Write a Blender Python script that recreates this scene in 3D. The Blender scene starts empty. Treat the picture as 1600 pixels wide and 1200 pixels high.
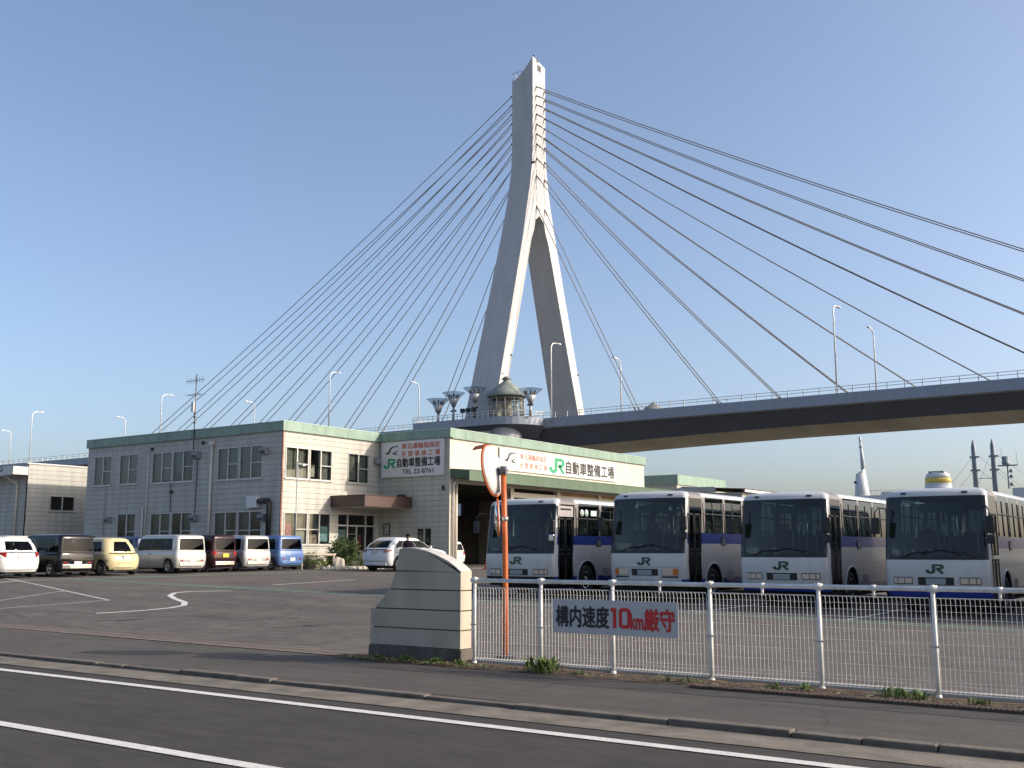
import bpy, bmesh, math, random
from math import sin, cos, tan, pi, radians, sqrt, atan2, exp
from mathutils import Vector, Matrix
random.seed(7)
sc = bpy.context.scene
COL = sc.collection

# ------------------------------------------------------------------ camera, sky, sun
cam = bpy.data.objects.new('camera', bpy.data.cameras.new('camera'))
COL.objects.link(cam)
cam.location = (0, 0, 1.57)
cam.rotation_euler = (radians(90 + 9.02), 0, radians(35))
cam.data.sensor_width = 36
cam.data.lens = 36 * 1650 / 1600
cam.data.clip_end = 9000
sc.camera = cam

SUN_AZ = Vector((0.894, 0.447, 0)).normalized()
SUN_EL = radians(26.5)
w = bpy.data.worlds.new('World'); sc.world = w; w.use_nodes = True
nt = w.node_tree; bg = nt.nodes['Background']
sky = nt.nodes.new('ShaderNodeTexSky'); sky.sky_type = 'NISHITA'; sky.sun_disc = False
sky.sun_elevation = SUN_EL; sky.sun_rotation = atan2(SUN_AZ.x, SUN_AZ.y)
sky.air_density = 0.75; sky.dust_density = 3.4; sky.ozone_density = 1.15; sky.altitude = 0
nt.links.new(sky.outputs[0], bg.inputs[0]); bg.inputs[1].default_value = 0.15
sun = bpy.data.objects.new('sun', bpy.data.lights.new('sun', 'SUN')); COL.objects.link(sun)
sun.data.energy = 2.75; sun.data.angle = radians(0.5); sun.data.color = (1.0, 0.90, 0.76)
d = Vector((SUN_AZ.x * cos(SUN_EL), SUN_AZ.y * cos(SUN_EL), sin(SUN_EL)))
sun.rotation_euler = d.to_track_quat('Z', 'Y').to_euler()
sc.view_settings.view_transform = 'Standard'; sc.view_settings.look = 'None'
sc.view_settings.exposure = 0.72; sc.view_settings.gamma = 1

# ------------------------------------------------------------------ materials
MATS = {}
def nodes_of(name):
    m = bpy.data.materials.new(name); m.use_nodes = True
    return m, m.node_tree, m.node_tree.nodes['Principled BSDF']

def mat(name, col, rough=.6, metal=0., var=.12, scale=3., bump=0., bscale=None, coat=0., spec=.5, stretch=None, emit=0):
    if name in MATS: return MATS[name]
    m, t, p = nodes_of(name); N = t.nodes.new; Lk = t.links.new
    p.inputs['Roughness'].default_value = rough; p.inputs['Metallic'].default_value = metal
    p.inputs['Specular IOR Level'].default_value = spec
    p.inputs['Coat Weight'].default_value = coat; p.inputs['Coat Roughness'].default_value = .05
    tc = N('ShaderNodeTexCoord'); no = N('ShaderNodeTexNoise'); no.inputs['Scale'].default_value = scale
    no.inputs['Detail'].default_value = 6
    src = tc.outputs['Object']
    if stretch:
        mp = N('ShaderNodeMapping'); mp.inputs['Scale'].default_value = stretch
        Lk(src, mp.inputs[0]); src = mp.outputs[0]
    Lk(src, no.inputs['Vector'])
    mr = N('ShaderNodeMapRange'); mr.inputs[1].default_value = .25; mr.inputs[2].default_value = .75
    mr.inputs[3].default_value = 1 - var; mr.inputs[4].default_value = 1 + var
    Lk(no.outputs[0], mr.inputs[0])
    mx = N('ShaderNodeMix'); mx.data_type = 'RGBA'; mx.blend_type = 'MULTIPLY'; mx.inputs[0].default_value = 1
    mx.inputs[6].default_value = (*col, 1)
    cb = N('ShaderNodeCombineColor')
    for i in range(3): Lk(mr.outputs[0], cb.inputs[i])
    Lk(cb.outputs[0], mx.inputs[7]); Lk(mx.outputs[2], p.inputs['Base Color'])
    if bump:
        n2 = N('ShaderNodeTexNoise'); n2.inputs['Scale'].default_value = bscale or scale * 8; n2.inputs['Detail'].default_value = 4
        Lk(src, n2.inputs['Vector'])
        b = N('ShaderNodeBump'); b.inputs['Strength'].default_value = bump; b.inputs['Distance'].default_value = .02
        Lk(n2.outputs[0], b.inputs['Height']); Lk(b.outputs[0], p.inputs['Normal'])
    MATS[name] = m
    return m

def glass(name, tint, base=.045, rough=.02):
    if name in MATS: return MATS[name]
    m = bpy.data.materials.new(name); m.use_nodes = True; t = m.node_tree
    t.nodes.clear(); N = t.nodes.new
    o = N('ShaderNodeOutputMaterial'); mx = N('ShaderNodeMixShader')
    lw = N('ShaderNodeLayerWeight'); lw.inputs[0].default_value = .5
    pw = N('ShaderNodeMath'); pw.operation = 'POWER'; pw.inputs[1].default_value = 4.5
    ma = N('ShaderNodeMath'); ma.operation = 'MULTIPLY_ADD'; ma.inputs[1].default_value = .92; ma.inputs[2].default_value = base
    t.links.new(lw.outputs['Facing'], pw.inputs[0]); t.links.new(pw.outputs[0], ma.inputs[0])
    tr = N('ShaderNodeBsdfTransparent'); tr.inputs[0].default_value = (*tint, 1)
    gl = N('ShaderNodeBsdfGlossy'); gl.inputs['Roughness'].default_value = rough
    t.links.new(ma.outputs[0], mx.inputs[0]); t.links.new(tr.outputs[0], mx.inputs[1]); t.links.new(gl.outputs[0], mx.inputs[2])
    t.links.new(mx.outputs[0], o.inputs[0]); MATS[name] = m
    return m

def asphalt(name, c1, c2, patch=.35, fine=220., crack=0.):
    m, t, p = nodes_of(name); N = t.nodes.new; Lk = t.links.new
    tc = N('ShaderNodeTexCoord')
    def noise(s, det=5, st=None):
        n = N('ShaderNodeTexNoise'); n.inputs['Scale'].default_value = s; n.inputs['Detail'].default_value = det
        v = tc.outputs['Object']
        if st:
            mp = N('ShaderNodeMapping'); mp.inputs['Scale'].default_value = st; Lk(v, mp.inputs[0]); v = mp.outputs[0]
        Lk(v, n.inputs['Vector']); return n.outputs[0]
    r = N('ShaderNodeMapRange'); r.inputs[1].default_value = .3; r.inputs[2].default_value = .7; Lk(noise(.35, 8, (1, 2.2, 1)), r.inputs[0])
    mx = N('ShaderNodeMix'); mx.data_type = 'RGBA'; mx.inputs[6].default_value = (*c1, 1); mx.inputs[7].default_value = (*c2, 1)
    Lk(r.outputs[0], mx.inputs[0])
    cur = mx.outputs[2]
    for s, lo, hi, det, st in ((fine, .72, 1.28, 2, None), (26, .86, 1.14, 4, None), (1.6, 1 - patch * .4, 1 + patch * .4, 6, (1, 3, 1)), (4., .9, 1.08, 3, (.12, 2.5, 1))):
        q = N('ShaderNodeMapRange'); q.inputs[1].default_value = .3; q.inputs[2].default_value = .7; q.inputs[3].default_value = lo; q.inputs[4].default_value = hi
        Lk(noise(s, det, st), q.inputs[0])
        mm = N('ShaderNodeMix'); mm.data_type = 'RGBA'; mm.blend_type = 'MULTIPLY'; mm.inputs[0].default_value = 1
        cb = N('ShaderNodeCombineColor'); [Lk(q.outputs[0], cb.inputs[i]) for i in range(3)]
        Lk(cur, mm.inputs[6]); Lk(cb.outputs[0], mm.inputs[7]); cur = mm.outputs[2]
    if crack:
        vo = N('ShaderNodeTexVoronoi'); vo.feature = 'DISTANCE_TO_EDGE'; vo.inputs['Scale'].default_value = .22
        nn = N('ShaderNodeTexNoise'); nn.inputs['Scale'].default_value = 1.3; nn.inputs['Detail'].default_value = 5; Lk(tc.outputs['Object'], nn.inputs['Vector'])
        va = N('ShaderNodeVectorMath'); va.operation = 'MULTIPLY_ADD'; va.inputs[1].default_value = (.9, .9, 0); Lk(nn.outputs[1], va.inputs[0]); Lk(tc.outputs['Object'], va.inputs[2])
        Lk(va.outputs[0], vo.inputs['Vector'])
        q = N('ShaderNodeMapRange'); q.inputs[1].default_value = .0; q.inputs[2].default_value = .006; q.inputs[3].default_value = 1 - crack; q.inputs[4].default_value = 1
        Lk(vo.outputs['Distance'], q.inputs[0])
        mm = N('ShaderNodeMix'); mm.data_type = 'RGBA'; mm.blend_type = 'MULTIPLY'; mm.inputs[0].default_value = 1
        cb = N('ShaderNodeCombineColor'); [Lk(q.outputs[0], cb.inputs[i]) for i in range(3)]
        Lk(cur, mm.inputs[6]); Lk(cb.outputs[0], mm.inputs[7]); cur = mm.outputs[2]
    Lk(cur, p.inputs['Base Color']); p.inputs['Roughness'].default_value = .9; p.inputs['Specular IOR Level'].default_value = .3
    b = N('ShaderNodeBump'); b.inputs['Strength'].default_value = .35; b.inputs['Distance'].default_value = .01
    Lk(noise(fine * .7, 3), b.inputs['Height']); Lk(b.outputs[0], p.inputs['Normal'])
    return m

def siding(name, col, pitch=.455, z0=.6, joint=2.73, stain=.16, lw=.036, dk=.62, rs=.5, sc=1.3):
    m, t, p = nodes_of(name); N = t.nodes.new; Lk = t.links.new
    tc = N('ShaderNodeTexCoord'); sp = N('ShaderNodeSeparateXYZ'); Lk(tc.outputs['Object'], sp.inputs[0])
    def math(op, a, b=None):
        n = N('ShaderNodeMath'); n.operation = op
        for i, v in enumerate((a, b)):
            if v is None: continue
            if isinstance(v, (int, float)): n.inputs[i].default_value = v
            else: Lk(v, n.inputs[i])
        return n.outputs[0]
    fz = math('FRACT', math('DIVIDE', math('SUBTRACT', sp.outputs[2], z0), pitch))
    line = math('LESS_THAN', fz, lw)
    lip = math('MULTIPLY', math('LESS_THAN', fz, .5), 0.0)
    xy = math('ADD', sp.outputs[0], math('MULTIPLY', sp.outputs[1], 1.0))
    fj = math('FRACT', math('DIVIDE', xy, joint)); jn = math('MULTIPLY', math('LESS_THAN', fj, .004), .22)
    dark = math('MAXIMUM', line, jn)
    mp = N('ShaderNodeMapping'); mp.inputs['Scale'].default_value = (2.2, 2.2, .22); Lk(tc.outputs['Object'], mp.inputs[0])
    n1 = N('ShaderNodeTexNoise'); n1.inputs['Scale'].default_value = sc; n1.inputs['Detail'].default_value = 7; Lk(mp.outputs[0], n1.inputs['Vector'])
    r1 = N('ShaderNodeMapRange'); r1.inputs[1].default_value = .35; r1.inputs[2].default_value = .75; r1.inputs[3].default_value = 1.03; r1.inputs[4].default_value = 1 - stain
    Lk(n1.outputs[0], r1.inputs[0])
    n2 = N('ShaderNodeTexNoise'); n2.inputs['Scale'].default_value = .5; n2.inputs['Detail'].default_value = 4; Lk(tc.outputs['Object'], n2.inputs['Vector'])
    r2 = N('ShaderNodeMapRange'); r2.inputs[1].default_value = .62; r2.inputs[2].default_value = .8; Lk(n2.outputs[0], r2.inputs[0])
    rust = N('ShaderNodeMix'); rust.data_type = 'RGBA'; rust.inputs[6].default_value = (*col, 1); rust.inputs[7].default_value = (col[0] * .8, col[1] * .68, col[2] * .52, 1)
    Lk(math('MULTIPLY', r2.outputs[0], rs), rust.inputs[0])
    f = math('MULTIPLY', r1.outputs[0], math('SUBTRACT', 1.0, math('MULTIPLY', dark, dk)))
    cb = N('ShaderNodeCombineColor'); [Lk(f, cb.inputs[i]) for i in range(3)]
    mm = N('ShaderNodeMix'); mm.data_type = 'RGBA'; mm.blend_type = 'MULTIPLY'; mm.inputs[0].default_value = 1
    Lk(rust.outputs[2], mm.inputs[6]); Lk(cb.outputs[0], mm.inputs[7]); Lk(mm.outputs[2], p.inputs['Base Color'])
    p.inputs['Roughness'].default_value = .55
    b = N('ShaderNodeBump'); b.inputs['Strength'].default_value = .8; b.inputs['Distance'].default_value = .015; b.invert = True
    Lk(dark, b.inputs['Height']); Lk(b.outputs[0], p.inputs['Normal'])
    MATS[name] = m
    return m

WHITE = mat('white_paint', (.62, .61, .58), .45, var=.05)
BUSW = mat('bus_white', (.50, .505, .50), .28, var=.05, scale=1.2, coat=.3)
def grime(m, z0, z1, amt, c=(.16, .14, .115)):
    t = m.node_tree; p = t.nodes['Principled BSDF']; N = t.nodes.new; Lk = t.links.new
    tc = N('ShaderNodeTexCoord'); sp = N('ShaderNodeSeparateXYZ'); Lk(tc.outputs['Object'], sp.inputs[0])
    a = N('ShaderNodeMapRange'); a.inputs[1].default_value = z1; a.inputs[2].default_value = z0; Lk(sp.outputs[2], a.inputs[0])
    mp = N('ShaderNodeMapping'); mp.inputs['Scale'].default_value = (2, 1.3, .8); Lk(tc.outputs['Object'], mp.inputs[0])
    n = N('ShaderNodeTexNoise'); n.inputs['Scale'].default_value = 2.2; n.inputs['Detail'].default_value = 9; n.inputs['Roughness'].default_value = .7; Lk(mp.outputs[0], n.inputs['Vector'])
    b = N('ShaderNodeMapRange'); b.inputs[1].default_value = .45; b.inputs[2].default_value = .68; b.inputs[4].default_value = amt; Lk(n.outputs[0], b.inputs[0])
    mm = N('ShaderNodeMath'); mm.operation = 'MULTIPLY'; Lk(a.outputs[0], mm.inputs[0]); Lk(b.outputs[0], mm.inputs[1])
    mx = N('ShaderNodeMix'); mx.data_type = 'RGBA'; mx.inputs[7].default_value = (*c, 1); src = p.inputs['Base Color'].links[0].from_socket
    Lk(src, mx.inputs[6]); Lk(mm.outputs[0], mx.inputs[0]); Lk(mx.outputs[2], p.inputs['Base Color'])
grime(BUSW, .5, 1.4, .42, (.20, .19, .17))
BUSB = mat('bus_blue', (.012, .035, .23), .3, var=.08, coat=.3)
BUSG = mat('bus_grey_panel', (.16, .145, .14), .5)
LINER = mat('bus_liner', (.26, .26, .25), .8)
BLACK = mat('black_plastic', (.012, .012, .013), .45, var=.2)
RUBBER = mat('rubber', (.018, .018, .018), .85, var=.2)
DARK = mat('dark_underside', (.015, .015, .016), .9)
CHROME = mat('chrome', (.75, .75, .75), .15, 1., var=.03)
STEEL = mat('steel', (.42, .42, .42), .35, .8)
BUSGLASS = glass('bus_glass', (.23, .30, .30))
CARGLASS = glass('car_glass', (.16, .19, .19), .016)
WINGLASS = glass('window_glass', (.72, .75, .73))
SEAT = mat('seat_cloth', (.05, .075, .13), .9, var=.3, scale=20)
GREENF = mat('green_fascia', (.19, .275, .22), .5, var=.2, scale=2, stretch=(1, 1, .15))
GREEND = mat('green_awning', (.062, .105, .062), .55, var=.22, scale=1.6, stretch=(1, 1, .3))
SIDING = siding('cream_siding', (.44, .43, .38), pitch=.285, joint=3.64, stain=.22, lw=.06, dk=.5)
CREAM = mat('cream_panel', (.50, .47, .39), .55, var=.06, scale=1.2, stretch=(1, 1, .3))
ALU = mat('aluminium_frame', (.46, .45, .43), .4, .3)
ROOM = mat('room_wall', (.42, .40, .36), .9)
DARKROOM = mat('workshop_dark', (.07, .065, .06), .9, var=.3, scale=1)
CURTAIN = mat('curtain_cloth', (.27, .265, .24), .9, scale=6)
BROWN = mat('brown_panel', (.062, .032, .027), .5, var=.12)
CONC = mat('concrete', (.30, .29, .27), .9, var=.2, scale=2.5, bump=.3)
GATE = mat('gate_panel', (.36, .325, .26), .8, var=.16, scale=1.6, bump=.15, bscale=60, stretch=(1.5, 1.5, .6))
PLINTH = mat('plinth_concrete', (.085, .074, .064), .95, var=.45, scale=4, bump=.4, stretch=(1, 1, .25))
FENCEW = mat('fence_white', (.62, .61, .58), .4, var=.2, scale=6)
ORANGE = mat('orange_paint', (.46, .095, .014), .45, var=.12, scale=9)
SIGNW = mat('sign_white', (.60, .60, .60), .4, var=.03)
SIGNG = mat('sign_grey_white', (.42, .42, .42), .5, var=.05)
INK = mat('black_ink', (.01, .01, .012), .5)
RED = mat('red_ink', (.50, .012, .012), .5)
ORED = mat('faded_red_ink', (.48, .08, .035), .5)
JGREEN = mat('green_ink', (.02, .30, .15), .4)
JGREEND = mat('dark_green_ink', (.010, .045, .022), .4)
TOWERW = siding('tower_paint', (.44, .435, .43), 6.2, 1.5, 2.1, .10, .012, .16, .12, .35)
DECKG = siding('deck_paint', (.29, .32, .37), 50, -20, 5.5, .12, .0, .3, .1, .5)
DECKU = mat('deck_underside', (.11, .12, .15), .8, var=.12, scale=.3)  # darker than the deck paint; shade under the overhang put into the colour
DECKB = mat('deck_bottom', (.48, .43, .33), .8, var=.35, scale=.12, stretch=(1, .2, 1))
CABLE = mat('cable_sheath', (.20, .185, .17), .5, var=.1)
LAMPW = mat('lamp_post_paint', (.66, .65, .63), .4, .2)
LEAF = mat('leaf', (.055, .085, .022), .7, var=.5, scale=9)
LEAF2 = mat('weed_leaf', (.13, .19, .04), .7, var=.5, scale=14)
SOIL = mat('soil', (.105, .068, .042), .95, var=.5, scale=7, bump=.8, bscale=40)
RUST = mat('rusty_iron', (.075, .05, .036), .85, var=.4, scale=10, bump=.3)
STONE = mat('kerb_stone', (.115, .10, .08), .9, var=.4, scale=5, bump=.6)
GUTTER = mat('gutter_concrete', (.135, .118, .094), .92, var=.45, scale=2.5, bump=.4)
ASPH = asphalt('lot_asphalt', (.112, .098, .088), (.080, .071, .065), patch=.6, crack=.4)
ASPR = asphalt('road_asphalt', (.048, .043, .039), (.038, .0345, .0315), patch=.5, crack=0)
ASPP = asphalt('pavement_asphalt', (.083, .074, .066), (.065, .058, .053), patch=.3, crack=.3)
GROUNDM = mat('ground_far', (.13, .125, .11), .95, var=.2, scale=.05)
def worn(name, col, amt=.5, sc_=9):
    m = mat(name, col, .75, var=.1, scale=6); t = m.node_tree; p = t.nodes['Principled BSDF']
    tc = t.nodes.new('ShaderNodeTexCoord'); n = t.nodes.new('ShaderNodeTexNoise'); n.inputs['Scale'].default_value = sc_; n.inputs['Detail'].default_value = 8
    t.links.new(tc.outputs['Object'], n.inputs['Vector'])
    r = t.nodes.new('ShaderNodeMapRange'); r.inputs[1].default_value = .5; r.inputs[2].default_value = .68; r.inputs[3].default_value = 0; r.inputs[4].default_value = amt
    t.links.new(n.outputs[0], r.inputs[0])
    mx = t.nodes.new('ShaderNodeMix'); mx.data_type = 'RGBA'; mx.inputs[7].default_value = (.10, .095, .088, 1)
    src = p.inputs['Base Color'].links[0].from_socket
    t.links.new(src, mx.inputs[6]); t.links.new(r.outputs[0], mx.inputs[0]); t.links.new(mx.outputs[2], p.inputs['Base Color'])
    return m
LINEW = worn('line_white', (.56, .55, .52), .35, 38)
LINEW2 = worn('line_white_old', (.40, .39, .36), .8)
LINEG = worn('line_green', (.20, .34, .27), .5)
TARM = mat('tar', (.03, .028, .027), .8, var=.3)

# ------------------------------------------------------------------ mesh helpers
class MB:
    def __init__(s): s.v = []; s.f = []; s.m = []; s.s = []
    def add(s, verts, faces, mi=0, smooth=False, M=None):
        b = len(s.v)
        for p in verts:
            p = Vector(p); s.v.append(M @ p if M else p)
        for f in faces: s.f.append([b + i for i in f]); s.m.append(mi); s.s.append(smooth)
        return s
    def box(s, a, b, mi=0, M=None):
        x0, y0, z0 = a; x1, y1, z1 = b
        v = [(x0, y0, z0), (x1, y0, z0), (x1, y1, z0), (x0, y1, z0), (x0, y0, z1), (x1, y0, z1), (x1, y1, z1), (x0, y1, z1)]
        return s.add(v, [(0, 3, 2, 1), (4, 5, 6, 7), (0, 1, 5, 4), (1, 2, 6, 5), (2, 3, 7, 6), (3, 0, 4, 7)], mi, False, M)
    def tube(s, pts, r, n=8, mi=0, smooth=True, caps=True):
        pts = [Vector(p) for p in pts]; rs = r if isinstance(r, (list, tuple)) else [r] * len(pts)
        vs = []; fs = []; up = None
        for i, p in enumerate(pts):
            t = (pts[min(i + 1, len(pts) - 1)] - pts[max(i - 1, 0)]).normalized()
            if up is None:
                up = Vector((0, 0, 1)) if abs(t.z) < .9 else Vector((1, 0, 0))
            a = t.cross(up).normalized(); bb = a.cross(t).normalized(); up = bb
            for k in range(n):
                q = 2 * pi * k / n + pi / n
                vs.append(p + (a * cos(q) + bb * sin(q)) * rs[i])
        for i in range(len(pts) - 1):
            for k in range(n):
                k2 = (k + 1) % n
                fs.append((i * n + k, (i + 1) * n + k, (i + 1) * n + k2, i * n + k2))
        s.add(vs, fs, mi, smooth)
        if caps:
            b = len(s.v) - len(vs)
            s.f.append([b + k for k in range(n)]); s.m.append(mi); s.s.append(False)
            e = b + (len(pts) - 1) * n
            s.f.append([e + k for k in reversed(range(n))]); s.m.append(mi); s.s.append(False)
        return s
    def prism(s, poly, fn, d0, d1, mi=0, M=None):
        """poly of (a,b); fn(a,b,d)->point"""
        n = len(poly)
        v = [fn(a, b, d0) for a, b in poly] + [fn(a, b, d1) for a, b in poly]
        f = [list(range(n)), list(range(2 * n - 1, n - 1, -1))] + [(i, i + n, (i + 1) % n + n, (i + 1) % n) for i in range(n)]
        return s.add(v, f, mi, False, M)
    def lathe(s, prof, n=24, mi=0, M=None, smooth=True):
        """profile (r,h) about local Z"""
        v = []; f = []
        for r, h in prof:
            for k in range(n):
                a = 2 * pi * k / n; v.append((r * cos(a), r * sin(a), h))
        for i in range(len(prof) - 1):
            for k in range(n):
                k2 = (k + 1) % n
                f.append((i * n + k, i * n + k2, (i + 1) * n + k2, (i + 1) * n + k))
        s.add(v, f, mi, smooth, M)
        if prof[0][0] > 1e-4:
            b = len(s.v) - len(v); s.f.append([b + k for k in reversed(range(n))]); s.m.append(mi); s.s.append(False)
        if prof[-1][0] > 1e-4:
            b = len(s.v) - n; s.f.append([b + k for k in range(n)]); s.m.append(mi); s.s.append(False)
        return s
    def build(s, name, mats, parent=None, world=True, bevel=0, fix=False, angle=None):
        if not isinstance(mats, (list, tuple)): mats = [mats]
        me = bpy.data.meshes.new(name)
        me.from_pydata([tuple(v) for v in s.v], [], s.f)
        for m in mats: me.materials.append(m)
        me.polygons.foreach_set('material_index', s.m)
        me.polygons.foreach_set('use_smooth', s.s)
        if fix:
            bm = bmesh.new(); bm.from_mesh(me)
            bmesh.ops.remove_doubles(bm, verts=bm.verts, dist=.0005)
            bmesh.ops.recalc_face_normals(bm, faces=bm.faces); bm.to_mesh(me); bm.free()
        me.update()
        if angle is not None:
            me.set_sharp_from_angle(angle=radians(angle))
        o = bpy.data.objects.new(name, me); COL.objects.link(o)
        if parent is not None:
            o.parent = parent
            if world:
                base = parent
                T = Vector((0, 0, 0))
                while base is not None:
                    T += base['org'] if False else Vector(base.get('_o', (0, 0, 0))); base = None
                o.matrix_parent_inverse = Matrix.Translation(-T)
        if bevel:
            b = o.modifiers.new('bevel', 'BEVEL'); b.width = bevel; b.segments = 2; b.limit_method = 'ANGLE'; b.angle_limit = radians(35)
        return o

def islands(mb):
    par = list(range(len(mb.v)))
    key = {}
    def fd(i):
        while par[i] != i: par[i] = par[par[i]]; i = par[i]
        return i
    for i, p in enumerate(mb.v):
        k = (round(p.x, 4), round(p.y, 4), round(p.z, 4))
        if k in key: par[fd(i)] = fd(key[k])
        else: key[k] = i
    for f in mb.f:
        for i in f[1:]: par[fd(i)] = fd(f[0])
    out = {}
    for f, m, s_ in zip(mb.f, mb.m, mb.s): out.setdefault(fd(f[0]), []).append((f, m, s_))
    for fs in out.values():
        q = MB()
        for f, m, s_ in fs: q.add([mb.v[i] for i in f], [tuple(range(len(f)))], m, s_)
        yield q
def tag(o, label=None, cat=None, group=None, kind=None):
    for k, v in (('label', label), ('category', cat), ('group', group), ('kind', kind)):
        if v: o[k] = v
    return o
def thing(name, loc, label, cat, group=None, rotz=0):
    o = bpy.data.objects.new(name, None); COL.objects.link(o); o.location = loc; o.rotation_euler = (0, 0, rotz)
    o['_o'] = tuple(loc)
    return tag(o, label, cat, group)
def struct(o): o['kind'] = 'structure'; return o
def children(o): return [c for c in bpy.data.objects if c.parent is o]
def copy_tree(o, parent=None):
    kids = children(o)
    c = o.copy(); COL.objects.link(c)
    if parent is not None:
        c.parent = parent; c.matrix_parent_inverse = o.matrix_parent_inverse.copy()
    for k in kids: copy_tree(k, c)
    return c

def text_mesh(body, bold=.0):
    cu = bpy.data.curves.new('lettering', 'FONT'); cu.body = body; cu.resolution_u = 3
    o = bpy.data.objects.new('lettering', cu); COL.objects.link(o)
    dg = bpy.context.evaluated_depsgraph_get()
    me = bpy.data.meshes.new_from_object(o.evaluated_get(dg))
    v = [tuple(p.co)[:2] for p in me.vertices]; f = [list(p.vertices) for p in me.polygons]
    bpy.data.objects.remove(o); bpy.data.curves.remove(cu); bpy.data.meshes.remove(me)
    x0 = min(p[0] for p in v); x1 = max(p[0] for p in v); y0 = min(p[1] for p in v); y1 = max(p[1] for p in v)
    u = [((a - x0) / (x1 - x0), (b - y0) / (y1 - y0)) for a, b in v]
    if not bold: return u, f
    bx = bold / (x1 - x0); by = bold * .8 / (y1 - y0)
    return u, f, [(bx, 0), (-bx, 0), (0, by), (0, -by)]
def put2d(mb, vf, fn, wd, ht, mi=0):
    """unit-box 2-D shape through fn(a,b) after scaling to wd x ht; heavy lettering is laid down in thin coats, each a fraction of a millimetre proud"""
    v, f = vf[:2]
    if len(vf) > 2:
        nrm = (fn(1, 0) - fn(0, 0)).cross(fn(0, 1) - fn(0, 0)).normalized() if isinstance(fn(0, 0), Vector) else (Vector(fn(1, 0)) - Vector(fn(0, 0))).cross(Vector(fn(0, 1)) - Vector(fn(0, 0))).normalized()
        for i, (ox, oy) in enumerate(vf[2]):
            mb.add([Vector(fn((a + ox) * wd, (b + oy) * ht)) + nrm * .0006 * (i + 1) for a, b in v], f, mi)
        return
    mb.add([fn(a * wd, b * ht) for a, b in v], f, mi)
def stroke(pts, wid):
    pts = [Vector(p) for p in pts]; n = len(pts); v = []; f = []
    for i, p in enumerate(pts):
        d1 = (p - pts[i - 1]).normalized() if i > 0 else None
        d2 = (pts[i + 1] - p).normalized() if i < n - 1 else None
        if d1 is None: t = d2; k = 1
        elif d2 is None: t = d1; k = 1
        else:
            t = (d1 + d2).normalized(); k = 1 / max(.5, t.dot(d1))
        nn = Vector((-t.y, t.x)) * wid * .5 * k
        v += [tuple(p + nn), tuple(p - nn)]
    for i in range(n - 1): f.append([2 * i, 2 * i + 1, 2 * i + 3, 2 * i + 2])
    return v, f
def merge2d(*parts):
    v = []; f = []
    for pv, pf in parts:
        b = len(v); v += pv; f += [[b + i for i in q] for q in pf]
    return v, f
LOGO = merge2d(
    stroke([(.04, .40), (.06, .22), (.13, .12), (.24, .085), (.35, .12), (.42, .22), (.44, .36), (.44, .915), (.80, .915), (.90, .88), (.95, .78), (.95, .68), (.90, .57), (.80, .52), (.60, .52)], .22),
    stroke([(.66, .52), (.98, .0)], .20))
BIRD = merge2d(
    ([(0, .40), (.10, .33), (.20, .36), (.30, .58), (.38, .84), (.55, .96), (1, .98), (.93, .88), (.58, .84), (.46, .66), (.36, .34), (.26, .16), (.12, .18)], [list(range(13))]),
    ([(.50, .34), (.62, .16), (.80, .08), (1.02, .20), (.82, .20), (.70, .28)], [list(range(6))]),
    ([(.70, .28), (.82, .36), (.98, .50), (.90, .50), (.72, .40), (.62, .30)], [list(range(6))]))

# ------------------------------------------------------------------ ground
def sstep(t): t = min(1, max(0, t)); return t * t * (3 - 2 * t)
def zlot(X, Y):
    return sstep((Y - 12.2) / 10) * min(.62, max(0, .0165 * (-X - 3))) + .1 * min(1, max(0, (Y - 24) / 12))

def sheet(name, xs, ys, zf, m):
    mb = MB(); nx = len(xs)
    v = [(x, y, zf(x, y)) for y in ys for x in xs]
    f = [(j * nx + i, j * nx + i + 1, (j + 1) * nx + i + 1, (j + 1) * nx + i) for j in range(len(ys) - 1) for i in range(nx - 1)]
    mb.add(v, f, 0, True)
    return struct(mb.build(name, m))
def lin(a, b, n): return [a + (b - a) * i / n for i in range(n + 1)]
# one sheet to the horizon
mb = MB(); mb.add([(-4000, -4000, -.14), (4000, -4000, -.14), (4000, 4000, -.14), (-4000, 4000, -.14)], [(0, 1, 2, 3)])
struct(mb.build('ground', GROUNDM))
mb = MB(); mb.add([(-2500, 205, -.06), (2500, 205, -.06), (2500, 3500, -.06), (-2500, 3500, -.06)], [(0, 1, 2, 3)])
struct(mb.build('water', mat('sea_water', (.03, .05, .07), .12, var=.1, scale=.05, bump=.3, bscale=.6)))
sheet('car_park', lin(-140, 60, 100), lin(12.2, 40, 40) + lin(42, 150, 18), zlot, ASPH)
sheet('pavement', lin(-140, 60, 80), [9.46, 10.4, 11.3, 12.2], lambda x, y: 0, ASPP)
sheet('road', lin(-160, 80, 60), [-14, -6, 0, 4, 8.9], lambda x, y: -.052, ASPR)
sheet('gutter', lin(-160, 80, 120), [8.72, 9.0, 9.34], lambda x, y: -.046 + .004 * sin(x * 3.1), GUTTER)
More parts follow.
